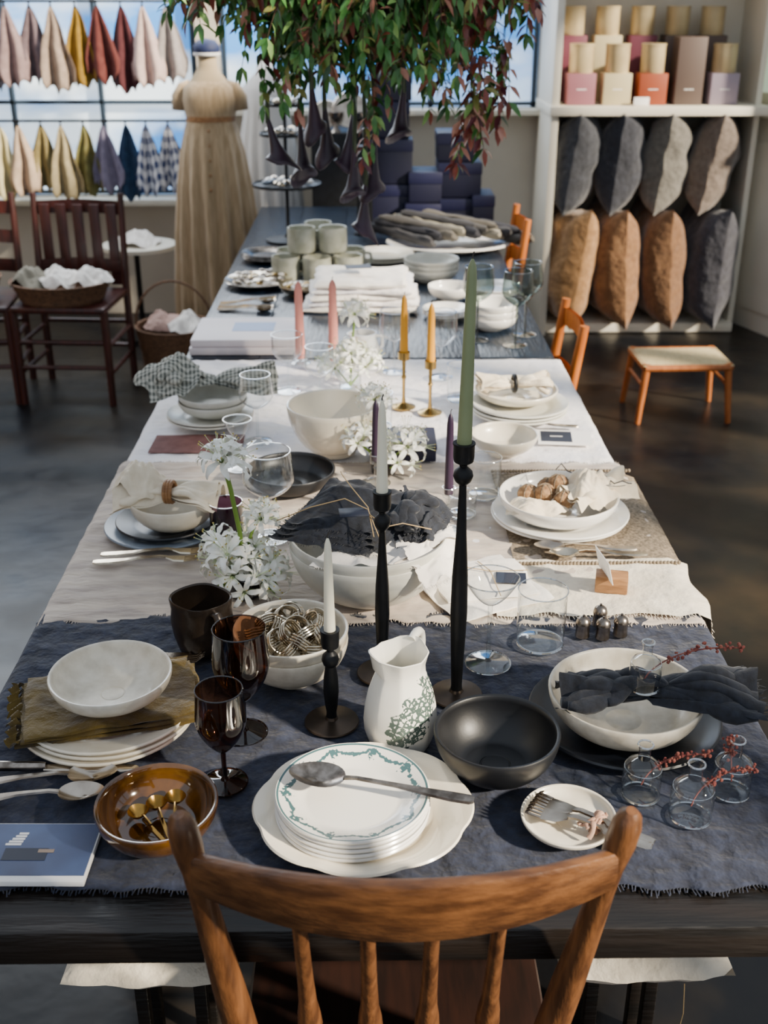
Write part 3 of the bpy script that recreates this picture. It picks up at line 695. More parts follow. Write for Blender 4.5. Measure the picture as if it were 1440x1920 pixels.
for i in range(3):
    o=.008*i; q=[(.045+o,-.06+o,.116+.009*i),(.120-o,-.050+o,.116+.009*i),(.160-.008*i,.06,.124+.010*i),(.05+o,.095,.140+.010*i),.02]
    sheet(mb,q,napnavy,None,.008,7); fray(mb,q[1],q[2],napnavy,35,(1,-.2,.1)); fray(mb,q[0],q[1],napnavy,25,(.1,-1,.1))
mb.folds(.13,.045,napnavy,T_(.078,.01,.160,rz=1.15),3,3,.0,.010,.014,rise=.014)
mb.tube([(-.16,-.02,.150),(-.10,-.03,.180),(-.04,-.03,.196),(.0,-.05,.184),(.02,-.096,.150)],.0010,twine,5); mb.tube([(-.05,.10,.192),(-.045,.04,.210),(-.03,.0,.206),(.0,-.045,.186),(.01,-.092,.152)],.0010,twine,5); mb.tube([(0,-.06,.182),(.03,-.08,.165),(.06,-.055,.160),(.11,-.055,.148)],.0010,twine,5)
mb.box(-.03,-.058,.184,.05,.035,.0012,papernavy,T_(0,0,0,rz=.1),bev=0)
mb.obj('stacked_navy_napkins',(-.005,1.80,Z),ang=180)
mb=MB()
q=[(-.10,-.118,.108),(.09,-.122,.108),(.05,.0,.108),(-.05,.0,.108),.004]
sheet(mb,q,napwhite,None,.004,4); fray(mb,q[0],q[1],napwhite,70,(0,-1,-.1))
q=[(.03,-.124,.112),(.158,-.03,.119),(.135,.09,.113),(.03,.03,.108),.006]; sheet(mb,q,napwhite,None,.006,6); fray(mb,q[1],q[2],napwhite,30,(1,0,-.2))
for i in range(2):
    q=[(.092,-.145+.004*i,.078),(.166,-.080+.004*i,.078),(.150,.0,.124),(.06,-.09,.126),.004]; sheet(mb,q,napwhite,None,.006,9); fray(mb,q[0],q[1],napwhite,40,(.5,-.6,-.7),.010)
mb.obj('raw_edge_white_napkins',(-.005,1.80,Z),ang=180)
mb=MB(); mb.slab(.20,.19,.007,napwhite,T_(0,0,0,rz=.45),.006,1,fr=12); mb.slab(.175,.14,.007,napwhite,T_(.004,.012,.007,rz=.2),.006,2,fr=12)
mb.box(.055,.01,.0195,.055,.04,.0012,papernavy,T_(rz=-.1),bev=0); mb.tube([(-.04,.05,.021),(.02,.03,.020),(.09,.035,.019)],.001,twine,5); mb.tube([(.0,.07,.020),(.02,.03,.021),(.03,-.06,.018)],.001,twine,5)
mb.obj('folded_white_napkins',(.20,1.80,Z+.001))
# ---------- flowers
def frame(p,d):
    d=Vector(d).normalized(); q=d.to_track_quat('Z','Y'); return Matrix.Translation(Vector(p))@q.to_matrix().to_4x4()
def nerine(mb,p,d,L,sd,mat=None):
    T=frame(p,d); rnd=random.Random(sd)
    for k in range(6):
        a=2*pi*k/6+rnd.uniform(-.2,.2); cu=rnd.uniform(.75,1.1)
        def fn(u,v):
            t=u; r=L*(.12+ .95*sin(t*1.5)*t**.4); z=L*(.15+1.05*t-1.05*cu*t**2.4)
            w=L*.17*sin(pi*min(1,t*.9+.08))**.8; b=(v-.5)*2; off=w*b; wv=L*.05*sin(t*14+k)*b
            x=r*cos(a)-off*sin(a); y=r*sin(a)+off*cos(a); return (x,y,z+wv+abs(b)*w*.25)
        mb.grid(fn,9,2,mat or petal,T)
    for k in range(4):
        a=rnd.uniform(0,6.28); mb.tube([(0,0,0),(L*.12*cos(a),L*.12*sin(a),L*.6),(L*.35*cos(a),L*.35*sin(a),L*1.15)],.0006,petalg,3,T,cap=False); mb.ball((L*.35*cos(a),L*.35*sin(a),L*1.15),.0016,stamen,T,seg=5,rg=3)
    mb.lathe([(0,-L*.25),(.0022,-L*.2),(.0028,0),(L*.13,L*.2)],petalg,6,T)
def umbel(mb,c,R,n,L,sd,up=.15,sz=1):
    rnd=random.Random(sd)
    for k in range(n):
        z=up+(1-up)*((k+.5)/n); a=k*2.4+rnd.uniform(-.3,.3); q=math.sqrt(max(0,1-z*z)); d=Vector((q*cos(a),q*sin(a),z*sz))
        p=Vector(c)+d*R; mb.tube([c,p],.0013,stemg,4,cap=False); nerine(mb,p,d,L*rnd.uniform(.85,1.1),sd*31+k)
mb=MB(); mb.lathe([(0,0),(.03,0),(.034,.004),(.034,.04),(.032,.042),(.030,.04),(.03,.008),(0,.006)],purgl,28)
for (c,R,n,L,sd) in [((-.02,0,.045),.035,8,.037,1),((.03,.005,.035),.03,7,.035,2),((0,-.03,.025),.03,7,.034,3),((.0,.03,.06),.028,7,.033,4),((-.035,.02,.075),.022,5,.033,5)]: umbel(mb,c,R,n,L,sd,up=-.1)
mb.tube([(0,0,.04),(-.005,.005,.12),(-.018,.015,.2),(-.028,.02,.245)],.0042,stemg,8)
umbel(mb,(-.028,.02,.245),.010,6,.042,8,up=.45)
mb.tube([(0,0,.04),(.01,.02,.1),(.028,.04,.145)],.003,stemg,8); umbel(mb,(.034,.04,.13),.012,6,.031,9,up=0)
for k in range(7): mb.grid(lambda u,v,k=k:((v-.5)*.018*sin(pi*u)+cos(k)*.06*u,sin(k*1.7)*.05*u,.045-.03*u*u),8,2,stemg)
mb.obj('white_nerine_arrangement',(-.228,1.79,Z))
tumbler(-.285,2.005,Z,.033,.085,purgl,'purple_glass_tumbler')
plates('dinner_plate',-.42,2.061,Z,.122,1,bluegrey,h=.012); plates('navy_side_plate',-.415,2.063,Z+.007,.102,1,navyg,h=.014)
bowl('soup_bowl',-.395,2.05,Z+.013,.088,.062,ivory,foot=.035)
mb=MB(); mb.bow(.21,.13,napcream,T_(),2,.012,asym=1.0,waist=.22,droop=.004,pl=1.2); mb.folds(.19,.085,napcream,T_(),4,5,.018,.006,.013); mb.crumple(.055,.05,napcream,T_(-.065,.02,.02),3,3,sx=1.1)
for q in (-.006,0,.006): mb.tube([(q,.021*cos(t*pi/8),.02+.021*sin(t*pi/8)) for t in range(16)],.004,lightw,7,closed=True)
mb.obj('gathered_cream_napkin',(-.40,2.045,Z+.07),rad(-8),ang=180)
for k,(x,y) in enumerate(((-.52,1.93),(-.528,1.898))):
    mb=MB(); fork(mb,.2,champ,T_()); mb.obj('dinner_fork',(x,y,Z+.006),rad(2))
stemglass('wine_glass',-.2,2.017,Z,.187,.051,.098,cleargl,.037,.88)
bowl('black_serving_bowl',-.175,2.27,Z,.098,.045,blackg,foot=.05,e=1.2)
bowl('deep_mixing_bowl',-.088,2.485,Z,.108,.118,creamg,foot=.055,t=.007,e=.75,fh=.01)
MB().box(0,0,.019,.155,.12,.038,boxpur).box(0,0,.035,.159,.124,.012,boxpur2).obj('navy_gift_box',(.075,2.475,Z))
mb=MB(); mb.lathe([(0,0),(.028,0),(.03,.03),(.028,.03),(.026,.006),(0,.005)],purgl,24)
for (c,R,n,L,sd) in [((.05,0,.06),.025,7,.036,11),((-.055,.01,.065),.018,6,.034,12),((-.02,.02,.165),.010,6,.034,13),((.03,-.03,.03),.02,5,.03,14)]:
    mb.tube([(0,0,.01),(c[0]*.6,c[1],c[2]*.7),c],.0026,stemg,6); umbel(mb,c,R,n,L,sd,up=-.05)
mb.obj('white_nerine_arrangement',(.03,2.36,Z))
def glassstick(name,x,y,H,cH,cr,cmat,hm,R=.032):
    mb=MB(); mb.lathe([(0,0),(R,0),(R,.002),(R*.6,.005),(.006,.012),(.004,.03),(.0045,H*.5),(.007,H*.55),(.0042,H*.6),(.005,H-.025),(cr*1.3,H-.02),(cr*1.35,H)],hm,24)
    if hm is cleargl: mb.ringt(cr*1.35,H,.001,rimgl,20); mb.ringt(R,.002,.001,rimgl,28)
    candle(mb,H-.014,cH+.014,cr,cr*.7,cmat); mb.obj(name,(x,y,Z))
glassstick('purple_taper_candlestick',.012,2.29,.07,.125,.0105,wax_pur,cleargl)
glassstick('purple_taper_candlestick',.155,2.037,.10,.155,.0095,wax_pur,cleargl)
plates('dinner_plates',.387,2.089,Z+.004,.140,2,whiteg,step=.007,h=.014)
bowl('pasta_bowl',.384,2.085,Z+.015,.122,.048,whiteg,foot=.06,e=1.1)
mb=MB(); ballm=M('woven_ball','#a9855e',.9,c2='#79583b',ns=120,bump=1,bs=160)
for k,(x,y,z) in enumerate([(-.060,.02,.066),(-.015,.050,.068),(-.028,.005,.074),(.0,.020,.088),(.008,-.022,.070)]):
    mb.ball((x,y,z),(.022,.019,.019),ballm,nz=.15,sd=k)
    for q in range(3): mb.tube([(x+.0218*cos(t*pi/8)*cos(q*1.05),y+.0195*cos(t*pi/8)*sin(q*1.05),z+.0195*sin(t*pi/8)) for t in range(16)],.0012,matjute,4,closed=True)
mb.obj('woven_napkin_balls',(.384,2.085,Z-.010))
mb=MB(); mb.crumple(.06,.055,napcream,T_(.06,.01,.04),7,3,sx=1.1); mb.bow(.15,.10,napcream,T_(.075,.0,.035,rz=.5),4,.02,waist=.35); mb.folds(.13,.07,napcream,T_(.075,.0,.05,rz=.5),4,8,.012,.007,.012); mb.crumple(.055,.024,napcream,T_(-.055,-.048,.036),5,3,sx=1.2,sy=.7)
mb.tube([(.0+.012*t,.05+.02*sin(t*1.1)-.006*t,.085+.008*sin(t*2)) for t in range(13)],.0013,napnavy,5)
mb.obj('cream_napkin_dark_trim',(.384,2.085,Z+.012),ang=180)
mb=MB(); spoon(mb,.2,silver,T_(),.009,.1); mb.obj('table_spoon',(.515,1.935,Z+.010),rad(180))
mb=MB(); spoon(mb,.19,champ,T_(),.008,.09); mb.obj('table_spoon',(.53,1.912,Z+.010),rad(182))
bowl('cereal_bowl',.316,2.472,Z,.08,.048,ivory,foot=.04,e=.8)
MB().box(0,0,.003,.13,.09,.004,paperw,bev=0).box(-.02,0,.0055,.075,.07,.0006,papernavy,bev=0).box(-.02,0,.006,.03,.004,.0004,paperw,bev=0).obj('printed_menu_card',(.475,2.56,Z),rad(-6))
plates('dinner_plates',.384,2.735,Z,.125,3,greyg,step=.009); bowl('soup_bowl',.381,2.78,Z+.022,.108,.035,ivory,foot=.05)
mb=MB(); mb.bow(.19,.10,napcream,T_(),9,.015,waist=.2); mb.folds(.18,.08,napcream,T_(),4,9,.018,.006,.012)
mb.tube([(0,.02*cos(t*pi/8),.02+.02*sin(t*pi/8)) for t in range(16)],.006,ironm,7,closed=True)
mb.obj('gathered_cream_napkin',(.375,2.78,Z+.05),rad(5),ang=180)
mb=MB(); spoon(mb,.2,silver,T_(),.009,.1); mb.obj('table_spoon',(.52,2.63,Z+.003),rad(178))
plates('dinner_plates',-.405,2.70,Z,.11,2,greyg,step=.008); 
mb=MB()
for i in range(2): mb.lathe(bowlP(.088,.04,foot=.04),greyg,48,T_(0,0,i*.018))
mb.obj('nested_bowls',(-.40,2.71,Z+.013))
mb=MB(); mb.bow(.32,.17,ging_grey,T_(),3,.016,waist=.3,pl=1.3); mb.folds(.32,.13,ging_grey,T_(),5,11,.018,.010,.020,rise=.02)
mb.crumple(.075,.065,ging_grey,T_(-.10,.0,.015),14,2,sx=1.15,edge=.5); mb.folds(.15,.10,ging_grey,T_(-.11,.01,.045,rz=1.1),4,17,.0,.012,.018,rise=.02)
mb.obj('checked_napkin',(-.40,2.76,Z+.07),rad(6),ang=180)
stemglass('wine_glass',-.273,2.55,Z,.17,.042,.085,cleargl,.034,.85); stemglass('wine_glass',-.223,2.93,Z,.16,.042,.08,cleargl,.034,1.0,'gob')
stemglass('wine_glass',-.30,2.38,Z,.12,.032,.05,cleargl,.03,1.0,'coupe'); tumbler(.245,2.22,Z,.036,.09,cleargl); tumbler(.19,2.12,Z,.03,.05,cleargl)
stemglass('wine_glass',-.13,2.78,Z,.17,.04,.08,cleargl,.034,.9); stemglass('wine_glass',.07,3.10,Z,.18,.045,.09,cleargl,.034,.9); stemglass('wine_glass',.20,3.05,Z,.19,.045,.1,cleargl,.034,.9); tumbler(.02,2.65,Z,.036,.09,cleargl); tumbler(.24,2.85,Z,.036,.1,cleargl)
for x,y,tz in ((-.205,3.19,1.005),(-.104,3.10,1.03)): glassstick('pink_taper_candlestick',x,y,.03,tz-.03-Z,.0155,wax_pink,cleargl,R=.03)
glassstick('yellow_taper_candlestick',.088,2.80,.15,.148,.0115,wax_yel,brass); glassstick('yellow_taper_candlestick',.155,2.755,.14,.148,.0115,wax_yel,brass)
mb=MB(); mb.lathe([(0,0),(.035,0),(.045,.02),(.047,.05),(.038,.08),(.04,.095),(.037,.095),(.035,.08),(.043,.05),(.04,.01),(0,.008)],whiteg,32,rf=lambda a,i,r,z:1+(.25*max(0,cos(a-3))**8 if z>.085 else 0)); mb.tube([(.04,0,.08),(.065,0,.075),(.065,0,.045),(.044,0,.03)],.005,whiteg,8); mb.obj('cream_pitcher',(-.02,3.18,Z),rad(30))
mb=MB(); mb.lathe([(0,0),(.03,0),(.033,.05),(.03,.05),(.028,.006),(0,.005)],cleargl,24)
for (c,R,n,L,sd) in [((-.04,0,.06),.025,8,.036,21),((.045,.01,.06),.025,8,.035,22),((0,0,.10),.02,7,.034,23),((.015,.01,.205),.010,6,.036,24)]:
    mb.tube([(0,0,.01),(c[0]*.6,c[1],c[2]*.7),c],.0028,stemg,6); umbel(mb,c,R,n,L,sd,up=-.05)
mb.obj('white_nerine_arrangement',(-.055,2.95,Z))
# ============================================================ FAR TABLE
Zt=.751
bkc=M('book_cover_blush','#ded4d6',.5); bkb=M('book_label_blue','#7f97c4',.5)
MB().box(0,0,.012,.33,.27,.022,bkc).box(.003,0,.012,.322,.262,.017,paperw).box(.0,0,.036,.32,.26,.022,bkc).box(.003,0,.036,.312,.252,.016,paperw).box(.02,.02,.0475,.13,.10,.0006,bkb,bev=0).obj('coffee_table_books',(-.385,3.44,Zt))
stemglass('grey_wine_glass',.34,3.46,Zt,.235,.05,.11,greygl,.037,.85); stemglass('grey_wine_glass',.455,3.40,Zt,.235,.05,.11,greygl,.037,.85); stemglass('grey_wine_glass',.50,3.52,Zt,.235,.05,.11,greygl,.037,.85)
mb=MB(); 
for i in range(3): mb.lathe(bowlP(.085,.045,foot=.04),whiteg,44,T_(0,0,i*.022))
mb.obj('stacked_bowls',(.40,3.60,Zt)); plates('dinner_plates',.26,3.74,Zt,.08,3,whiteg)
mb=MB()
for i in range(5): mb.slab(.40-.02*i,.28,.024,linwhite if i%2 else napwhite,T_(.01*(i%2),0,.021*i,rz=.06*((i*7)%3-1)),.009,i+3,fr=10)
mb.box(-.01,.0,.135,.09,.06,.002,papernavy,T_(rz=.15),bev=0); mb.obj('folded_gauze_blankets',(-.03,3.92,Zt))
mugm=M('stoneware_greygreen','#bebeae',.4,c2='#9d9d88',ns=20,bump=.08,bs=40)
mb=MB(); cols=[(-.12,-.09,0),(0,-.11,0),(.12,-.08,0),(-.11,.04,0),(.01,.03,0),(.13,.05,0),(-.06,-.04,.098),(.06,-.03,.098),(0,.07,.098)]
for i,(x,y,z) in enumerate(cols):
    T=T_(x,y,z,rz=i*1.3); mb.lathe([(0,0),(.045,0),(.052,.006),(.054,.03),(.054,.09),(.053,.095),(.049,.094),(.049,.03),(.045,.012),(0,.01)],mugm,30,T); mb.tube([(.052,0,.075),(.075,0,.072),(.08,0,.05),(.072,0,.028),(.052,0,.022)],.006,mugm,8,T)
mb.obj('stacked_mugs',(-.20,4.38,Zt))
random.seed(9)
mb=MB(); mb.lathe(plateP(.13,.02),silver,40)
for k in range(60):
    a=random.uniform(0,6.28); r=.1*math.sqrt(random.random()); mb.ball((r*cos(a),r*sin(a),.02+random.uniform(0,.02)),(.014,.008,.006),random.choice([silver,champ,brass,whiteg,silver2]),T_(),seg=8,rg=5)
mb.obj('tray_of_trinkets',(-.42,4.22,Zt))
mb=MB()
for k in range(7): spoon(mb,.2,[silver,champ,gold][k%3],T_(-.1,-.05+k*.017,.004,rz=random.uniform(-.25,.25)),.007,.09)
mb.obj('silverware_bundle',(-.43,3.88,Zt)); plates('small_plates',-.42,4.66,Zt,.11,3,silver2)
mb=MB(); mb.lathe(bowlP(.07,.035),champ,36)
for k in range(20): a=k*2.4; r=.045*math.sqrt((k+.5)/20); mb.ball((r*cos(a),r*sin(a),.035),(.014,.01,.008),[brass,silver,champ,whiteg][k%4],seg=8,rg=5)
mb.obj('dish_of_trinkets',(-.26,4.06,Zt))
mb=MB()
for i in range(3): mb.lathe(bowlP(.105,.05,foot=.05),greyg,44,T_(0,0,i*.018))
mb.obj('nested_bowls',(.237,4.28,Zt)); plates('dinner_plates',.05,4.64,Zt,.13,3,ivory); plates('side_plates',.45,4.05,Zt,.10,3,whiteg)
bowl('serving_bowl',.29,3.99,Zt,.08,.05,whiteg)
mb=MB(); mb.lathe(plateP(.27,.03,.008),whiteg,56,sx=1,sy=.75); mb.obj('oval_serving_tray',(.34,4.86,Zt))
lg=[M('linen_stack_%d'%i,c,.92,bump=.4,bs=300) for i,c in enumerate(['#353436','#484542','#857f70','#26262c','#58534b'])]
mb=MB()
for i in range(14):
    mb.slab(.34,.055,.045,lg[(i*3)%5],T_(-.20+.032*i,0,.02+.012*(i%3)+.035*sin(i/13*pi),rz=2.45+.12*(i%3),rx=.5,ry=-.10),.008,i,fr=9)
mb.obj('rolled_linen_napkins',(.33,4.88,Zt+.02))
mb=MB(); mb.lathe([(0,0),(.10,0),(.10,.01),(.02,.02),(.008,.04),(.008,.62),(0,.63)],ironm,24)
for z,R in ((.24,.15),(.45,.11),(.57,.085)):
    mb.lathe([(.008,z-.004),(R,z),(R,z+.012),(R-.004,z+.012),(R-.006,z+.005),(.008,z+.003)],ironm,36)
    for k in range(int(R*110)):
        a=k*2.4; r=R*.75*math.sqrt((k+.5)/(R*110)); mb.ball((r*cos(a),r*sin(a),z+.02),(.02,.016,.012),[bluegrey,whiteg,silver,champ][k%4],seg=8,rg=5)
mb.obj('tiered_display_stand',(-.36,5.05,Zt))
mb=MB()
for (x,y,z,w_,h_) in [(.10,5.45,0,.2,.2),(.10,5.45,.2,.2,.2),(.09,5.47,.4,.19,.16),(.11,5.48,.56,.17,.13),(.25,5.40,0,.16,.12),(.26,5.42,.12,.15,.14)]:
    mb.box(x,y,z+h_/2,w_,.2,h_-.004,boxpur,bev=.003); mb.box(x,y,z+h_-.03,w_+.006,.206,.05,boxpur2,bev=.003)
mb.obj('stacked_gift_boxes',(0,0,Zt))
mb=MB()
for (x,y,z,w_,h_) in [(.44,5.42,0,.18,.14),(.44,5.44,.14,.2,.16),(.42,5.45,.30,.17,.13),(.55,5.40,0,.10,.16)]:
    mb.box(x,y,z+h_/2,w_,.2,h_-.004,boxpur,bev=.003); mb.box(x,y,z+h_-.03,w_+.006,.206,.05,boxpur2,bev=.003)
mb.obj('stacked_gift_boxes',(-.02,0,Zt))
MB().box(0,0,.20,.07,.05,.38,ironm).lathe([(0,0),(.05,0),(.05,.01),(0,.01)],ironm,20).obj('black_pedestal',(-.02,5.2,Zt))
mb=MB(); mb.box(-.10,6.25,.55,.40,.36,1.1,ironm,bev=.005)
for (x,z,r) in ((-.22,1.18,.07),(-.10,1.2,.09),(.02,1.17,.065)):
    mb.lathe([(0,0),(r*.9,.004),(r,.014),(r*.97,.016),(0,.008)],silver,30,T_(x,6.2,z,rx=rad(75)))
    mb.lathe([(0,0),(.03,0),(.012,.02),(.01,.05),(.04,.08),(.042,.1),(0,.1)],silver2,20,T_(x+.05,6.12,1.10))
mb.obj('dark_cabinet_with_silverware')

# ============================================================ HANGING GREENERY
lm=[M('leaf_'+n_,c,.34,c2=d,ns=30) for n_,c,d in [('dark','#1e3e1b','#2e5a29'),('mid','#396a2f','#508440'),('light','#76a252','#98be6e'),('olive','#75753c','#8a8a48'),('red','#6f2f29','#874434'),('burgundy','#4f2029','#632c33'),('rose','#ab6b58','#bf8a75')]]
twigm=M('twig','#4a3326',.8); stemd=M('stem_dark','#2e3d24',.5)
rnd=random.Random(21); mb=MB(); cx,cy,cz=-.01,3.28,1.98
def leaf(p,d,nrm,L,W,mat):
    d=d.normalized(); s_=d.cross(nrm)
    if s_.length<.01: s_=Vector((1,0,0))
    s_.normalize(); n_=s_.cross(d)
    b=p; m1=p+d*L*.35; m2=p+d*L*.7-n_*L*.06; t=p+d*L-n_*L*.16
    mb.add([b,m1+s_*W+n_*W*.35,m1,m1-s_*W+n_*W*.35,m2+s_*W*.72+n_*W*.2,m2,m2-s_*W*.72+n_*W*.2,t],[(0,2,1),(0,3,2),(1,2,5,4),(2,3,6,5),(4,5,7),(5,6,7)],mat)
def spray(p,d,L,red):
    n=rnd.randint(3,5); d=d.normalized(); side=d.cross(Vector((rnd.uniform(-1,1),rnd.uniform(-1,1),.3))).normalized()
    q=p.copy(); prev=p.copy(); dd=d.copy()
    for i in range(n):
        dd=(dd+Vector((0,0,-.18))).normalized(); q=prev+dd*L/n
        mb.tube([prev,q],.0012,twigm,3,cap=False)
        for s_ in (-1,1):
            ld=(dd*.6+side*s_*.8+Vector((rnd.uniform(-.3,.3),rnd.uniform(-.3,.3),rnd.uniform(-.5,.1))))
            if rnd.random()<red: mt=lm[rnd.choice([4,5,6,3,6])]
            else: mt=lm[rnd.choice([0,0,1,1,1,2,2,3])]
            leaf(q,ld,Vector((rnd.uniform(-.5,.5),rnd.uniform(-.8,.1),1)),rnd.uniform(.034,.056),rnd.uniform(.0065,.010),mt)
        prev=q
    leaf(prev,dd,Vector((0,-.5,1)),.05,.008,lm[4] if rnd.random()<red else lm[1])
for k in range(215):
    a=rnd.uniform(0,2*pi); reach=.51*math.sqrt(rnd.random()); ex=cos(a)*reach; en=reach/.51
    drop=rnd.uniform(.08,.28)+.14*(1-en)+ (.04 if .05<ex<.35 else 0)
    if ex<-.25: drop*=.75
    if ex>.36: drop*=.8
    red=.15+(.26 if ex>.22 else 0)+(.12 if drop>.34 else 0)+(.35 if rnd.random()<.2 else 0)
    P=[]
    for i in range(9):
        t=i/8; P.append(Vector((cx+cos(a)*reach*sin(t*pi/2),cy+sin(a)*reach*sin(t*pi/2)*.8,cz+.06*sin(t*pi)-drop*t**1.7)))
    mb.tube(P,[.003-.0002*i for i in range(9)],twigm,4,cap=False)
    for i in range(2,9):
        d=(P[i]-P[i-1]).normalized()
        for s_ in range(2 if i in (4,5,6,7) else 1):
            dv=(d*.5+Vector((rnd.uniform(-1,1),rnd.uniform(-1,1),rnd.uniform(-.9,.2)))*.8)
            spray(P[i],dv,rnd.uniform(.06,.12),red)
for (bx,by,bz,n_,rd_) in [(.27,3.15,1.47,4,.8),(.31,3.2,1.53,4,.6),(.36,3.2,1.58,3,.7),(.02,3.12,1.5,2,.5),(.0,3.16,1.58,3,.3),(.12,3.3,1.6,3,.3),(-.28,3.2,1.63,3,.2),(-.18,3.1,1.62,2,.2)]:
    mb.tube([(bx*.8,by+.05,1.85),(bx,by,1.7),(bx,by,bz)],.0015,twigm,4)
    for k in range(n_*2):
        spray(Vector((bx+rnd.uniform(-.03,.03),by,bz+rnd.uniform(-.03,.12))),Vector((rnd.uniform(-.4,.4),rnd.uniform(-.3,.3),-1)),rnd.uniform(.08,.14),rd_)
mb.tube([(cx,cy,cz-.05),(cx,cy,3.6)],.006,ironm,6); mb.lathe([(0,cz),(.12,cz+.01),(.13,cz+.05),(.0,cz+.06)],twigm,16,T_(cx,cy,0))
callam=M('calla_plum','#1d0f1e',.38,c2='#32182f',ns=12,sheen=.2)
def calla(x,y,z,H,R,sd,tilt):
    T=T_(x,y,z,rz=sd*2.1)@T_(ry=tilt,z=0)
    pr=[(.006,H),(.008,H*.85),(.011,H*.6),(.016,H*.4),(R*.62,H*.22),(R*.88,H*.10),(R*1.1,.0),(R*1.06,-.001),(R*.8,H*.10),(R*.5,H*.24),(.008,H*.5)]
    mb.lathe(pr,callam,22,T,rf=lambda a,i,r,z_:1+(.45*max(0,cos(a))**5*(1-z_/H) if z_<H*.25 else 0),zf=lambda a,r,z_:(-.03*max(0,cos(a))**4+.025*max(0,-cos(a)))*(1-z_/(H*.3)) if z_<H*.3 else 0)
    top=T@Vector((0,0,H)); mb.tube([top-Vector((0,0,.01)),top+Vector((0,0,.06)),Vector((x*.75,y,max(top.z+.12,1.62))),Vector((cx+x*.3,cy,cz-.1))],[.0065,.006,.0055,.005],stemd,8)
for i,(x,z,H,R,tl) in enumerate([(-.245,1.325,.12,.034,-.25),(-.185,1.275,.14,.036,.12),(-.115,1.34,.13,.032,.1),(-.065,1.30,.15,.034,.15),(-.045,1.235,.13,.032,-.1),(.01,1.235,.14,.034,-.1),(-.02,1.12,.14,.032,.08),(.085,1.39,.13,.033,-.15),(-.145,1.41,.12,.03,.15)]):
    calla(x,3.22+.03*((i*3)%4),z,H,R,i,tl)
mb.obj('hanging_floral_installation',ang=180)

# ============================================================ BACKGROUND LEFT
def towels(name,cols,x0,x1,ztop,zbot,y):
    mb=MB(); n=len(cols); 
    for i,m in enumerate(cols):
        x=x0+(x1-x0)*(i+.5)/n; W=(x1-x0)/n*1.55; H=(ztop-zbot)*(1+.06*((i*5)%3-1)); yy=y+.025*(i%2)
        def fn(u,v):
            b=(u-.5)*2; w=W*.5*(.05+.95*min(1,v/.8)**.8)*(1-.06*max(0,(v-.8)/.2)); zz=ztop-H*v*(1-.10*abs(b)**.8)+ (.035*abs(sin(b*5+i))*v)
            return (x+b*w+.012*N3(v*3,i,0),yy+.03*sin(b*6+i)*v+.02*v,zz)
        mb.grid(fn,24,14,m)
        mb.tube([(x,yy,ztop-.005),(x,yy,ztop+.02)],.003,ironm,5)
    mb.tube([(x0-.2,y,ztop+.02),(x1+.15,y,ztop+.02)],.006,ironm,6)
    for xx in (x0-.15,x1+.1): mb.tube([(xx,y,ztop+.02),(xx,yb+.02,ztop+.02)],.005,ironm,6)
    mb.obj(name,solid=.002,ang=180)
tc_=lambda n_,c,d:M('towel_'+n_,c,.92,c2=d,ns=30,bump=.3,bs=200)
row1=[tc_('ash','#7b7371','#8b8381'),tc_('slate','#66626a','#74707a'),tc_('dustrose','#7e6866','#8e7876'),tc_('mauve','#5c4c50','#6c5c60'),tc_('blushspot','#9f8c7c','#8b796a'),tc_('mustard','#7d5f14','#8e6f20'),tc_('rust','#552320','#63312b'),tc_('wine','#41161c','#502428'),tc_('palepink','#b89f98','#c6aea6'),tc_('ash2','#8b8380','#9b9390')]
row2=[tc_('ochre','#776c45','#867b54'),tc_('cream','#b3a87e','#c0b58c'),tc_('beige','#a08a74','#b09a84'),tc_('olive','#6e6138','#7e7148'),tc_('sand','#8d8060','#9d9070'),tc_('oliveb','#625a30','#727040'),tc_('lilac','#716b82','#817b92'),tc_('navy','#142c4a','#1f3c5c'),ging_blue,ging_blue]
towels('hanging_tea_towels',row1,-2.15,-.98,1.70,1.28,6.3); towels('hanging_tea_towels',row2,-2.15,-1.02,1.12,.72,6.3)
dressm=M('dress_muslin','#9b8360',.85,c2='#b39a78',ns=12,st=(6,6,.6),bump=.4,bs=200,sheen=.3)
formm=M('form_linen','#b09c7c',.85)
mb=MB(); mb.lathe([(0,0),(.16,0),(.16,.02),(.03,.03),(.02,.05),(.02,.2)],ironm,24)
pl=lambda a,i,r,z:1+(.12*sin(a*15+z*2)*(min(1,(1.2-z)*1.6) if z<1.2 else 0))
mb.lathe([(.235,.06),(.225,.3),(.205,.6),(.185,.85),(.162,1.02),(.138,1.12),(.122,1.175),(.122,1.18),(.132,1.22),(.14,1.27),(.13,1.33),(.09,1.36)],dressm,150,sx=1,sy=.85,rf=pl)
mb.lathe([(.13,1.17),(.13,1.195)],lightw,60,sx=.96,sy=.83)
mb.lathe([(.115,1.27),(.10,1.35),(.06,1.40),(.048,1.43),(.045,1.49),(0,1.495)],formm,36,sy=.8); mb.lathe([(.055,1.48),(.065,1.49),(.065,1.52),(.045,1.545),(0,1.555)],M('cap_navy','#16234a',.7),24); mb.lathe([(.062,1.475),(.068,1.48),(.066,1.49)],paperw,24)
for s_ in (-1,1): mb.tube([(s_*.09,0,1.345),(s_*.125,0,1.325),(s_*.15,0,1.28),(s_*.155,0,1.22)],[.022,.036,.042,.038],dressm,16)
for k in range(5): mb.ball((0,-.112-.012*k,1.13-.07*k),.008,lightw,seg=8,rg=5)
mb.obj('dress_on_form',(-.80,6.0,0),ang=180)
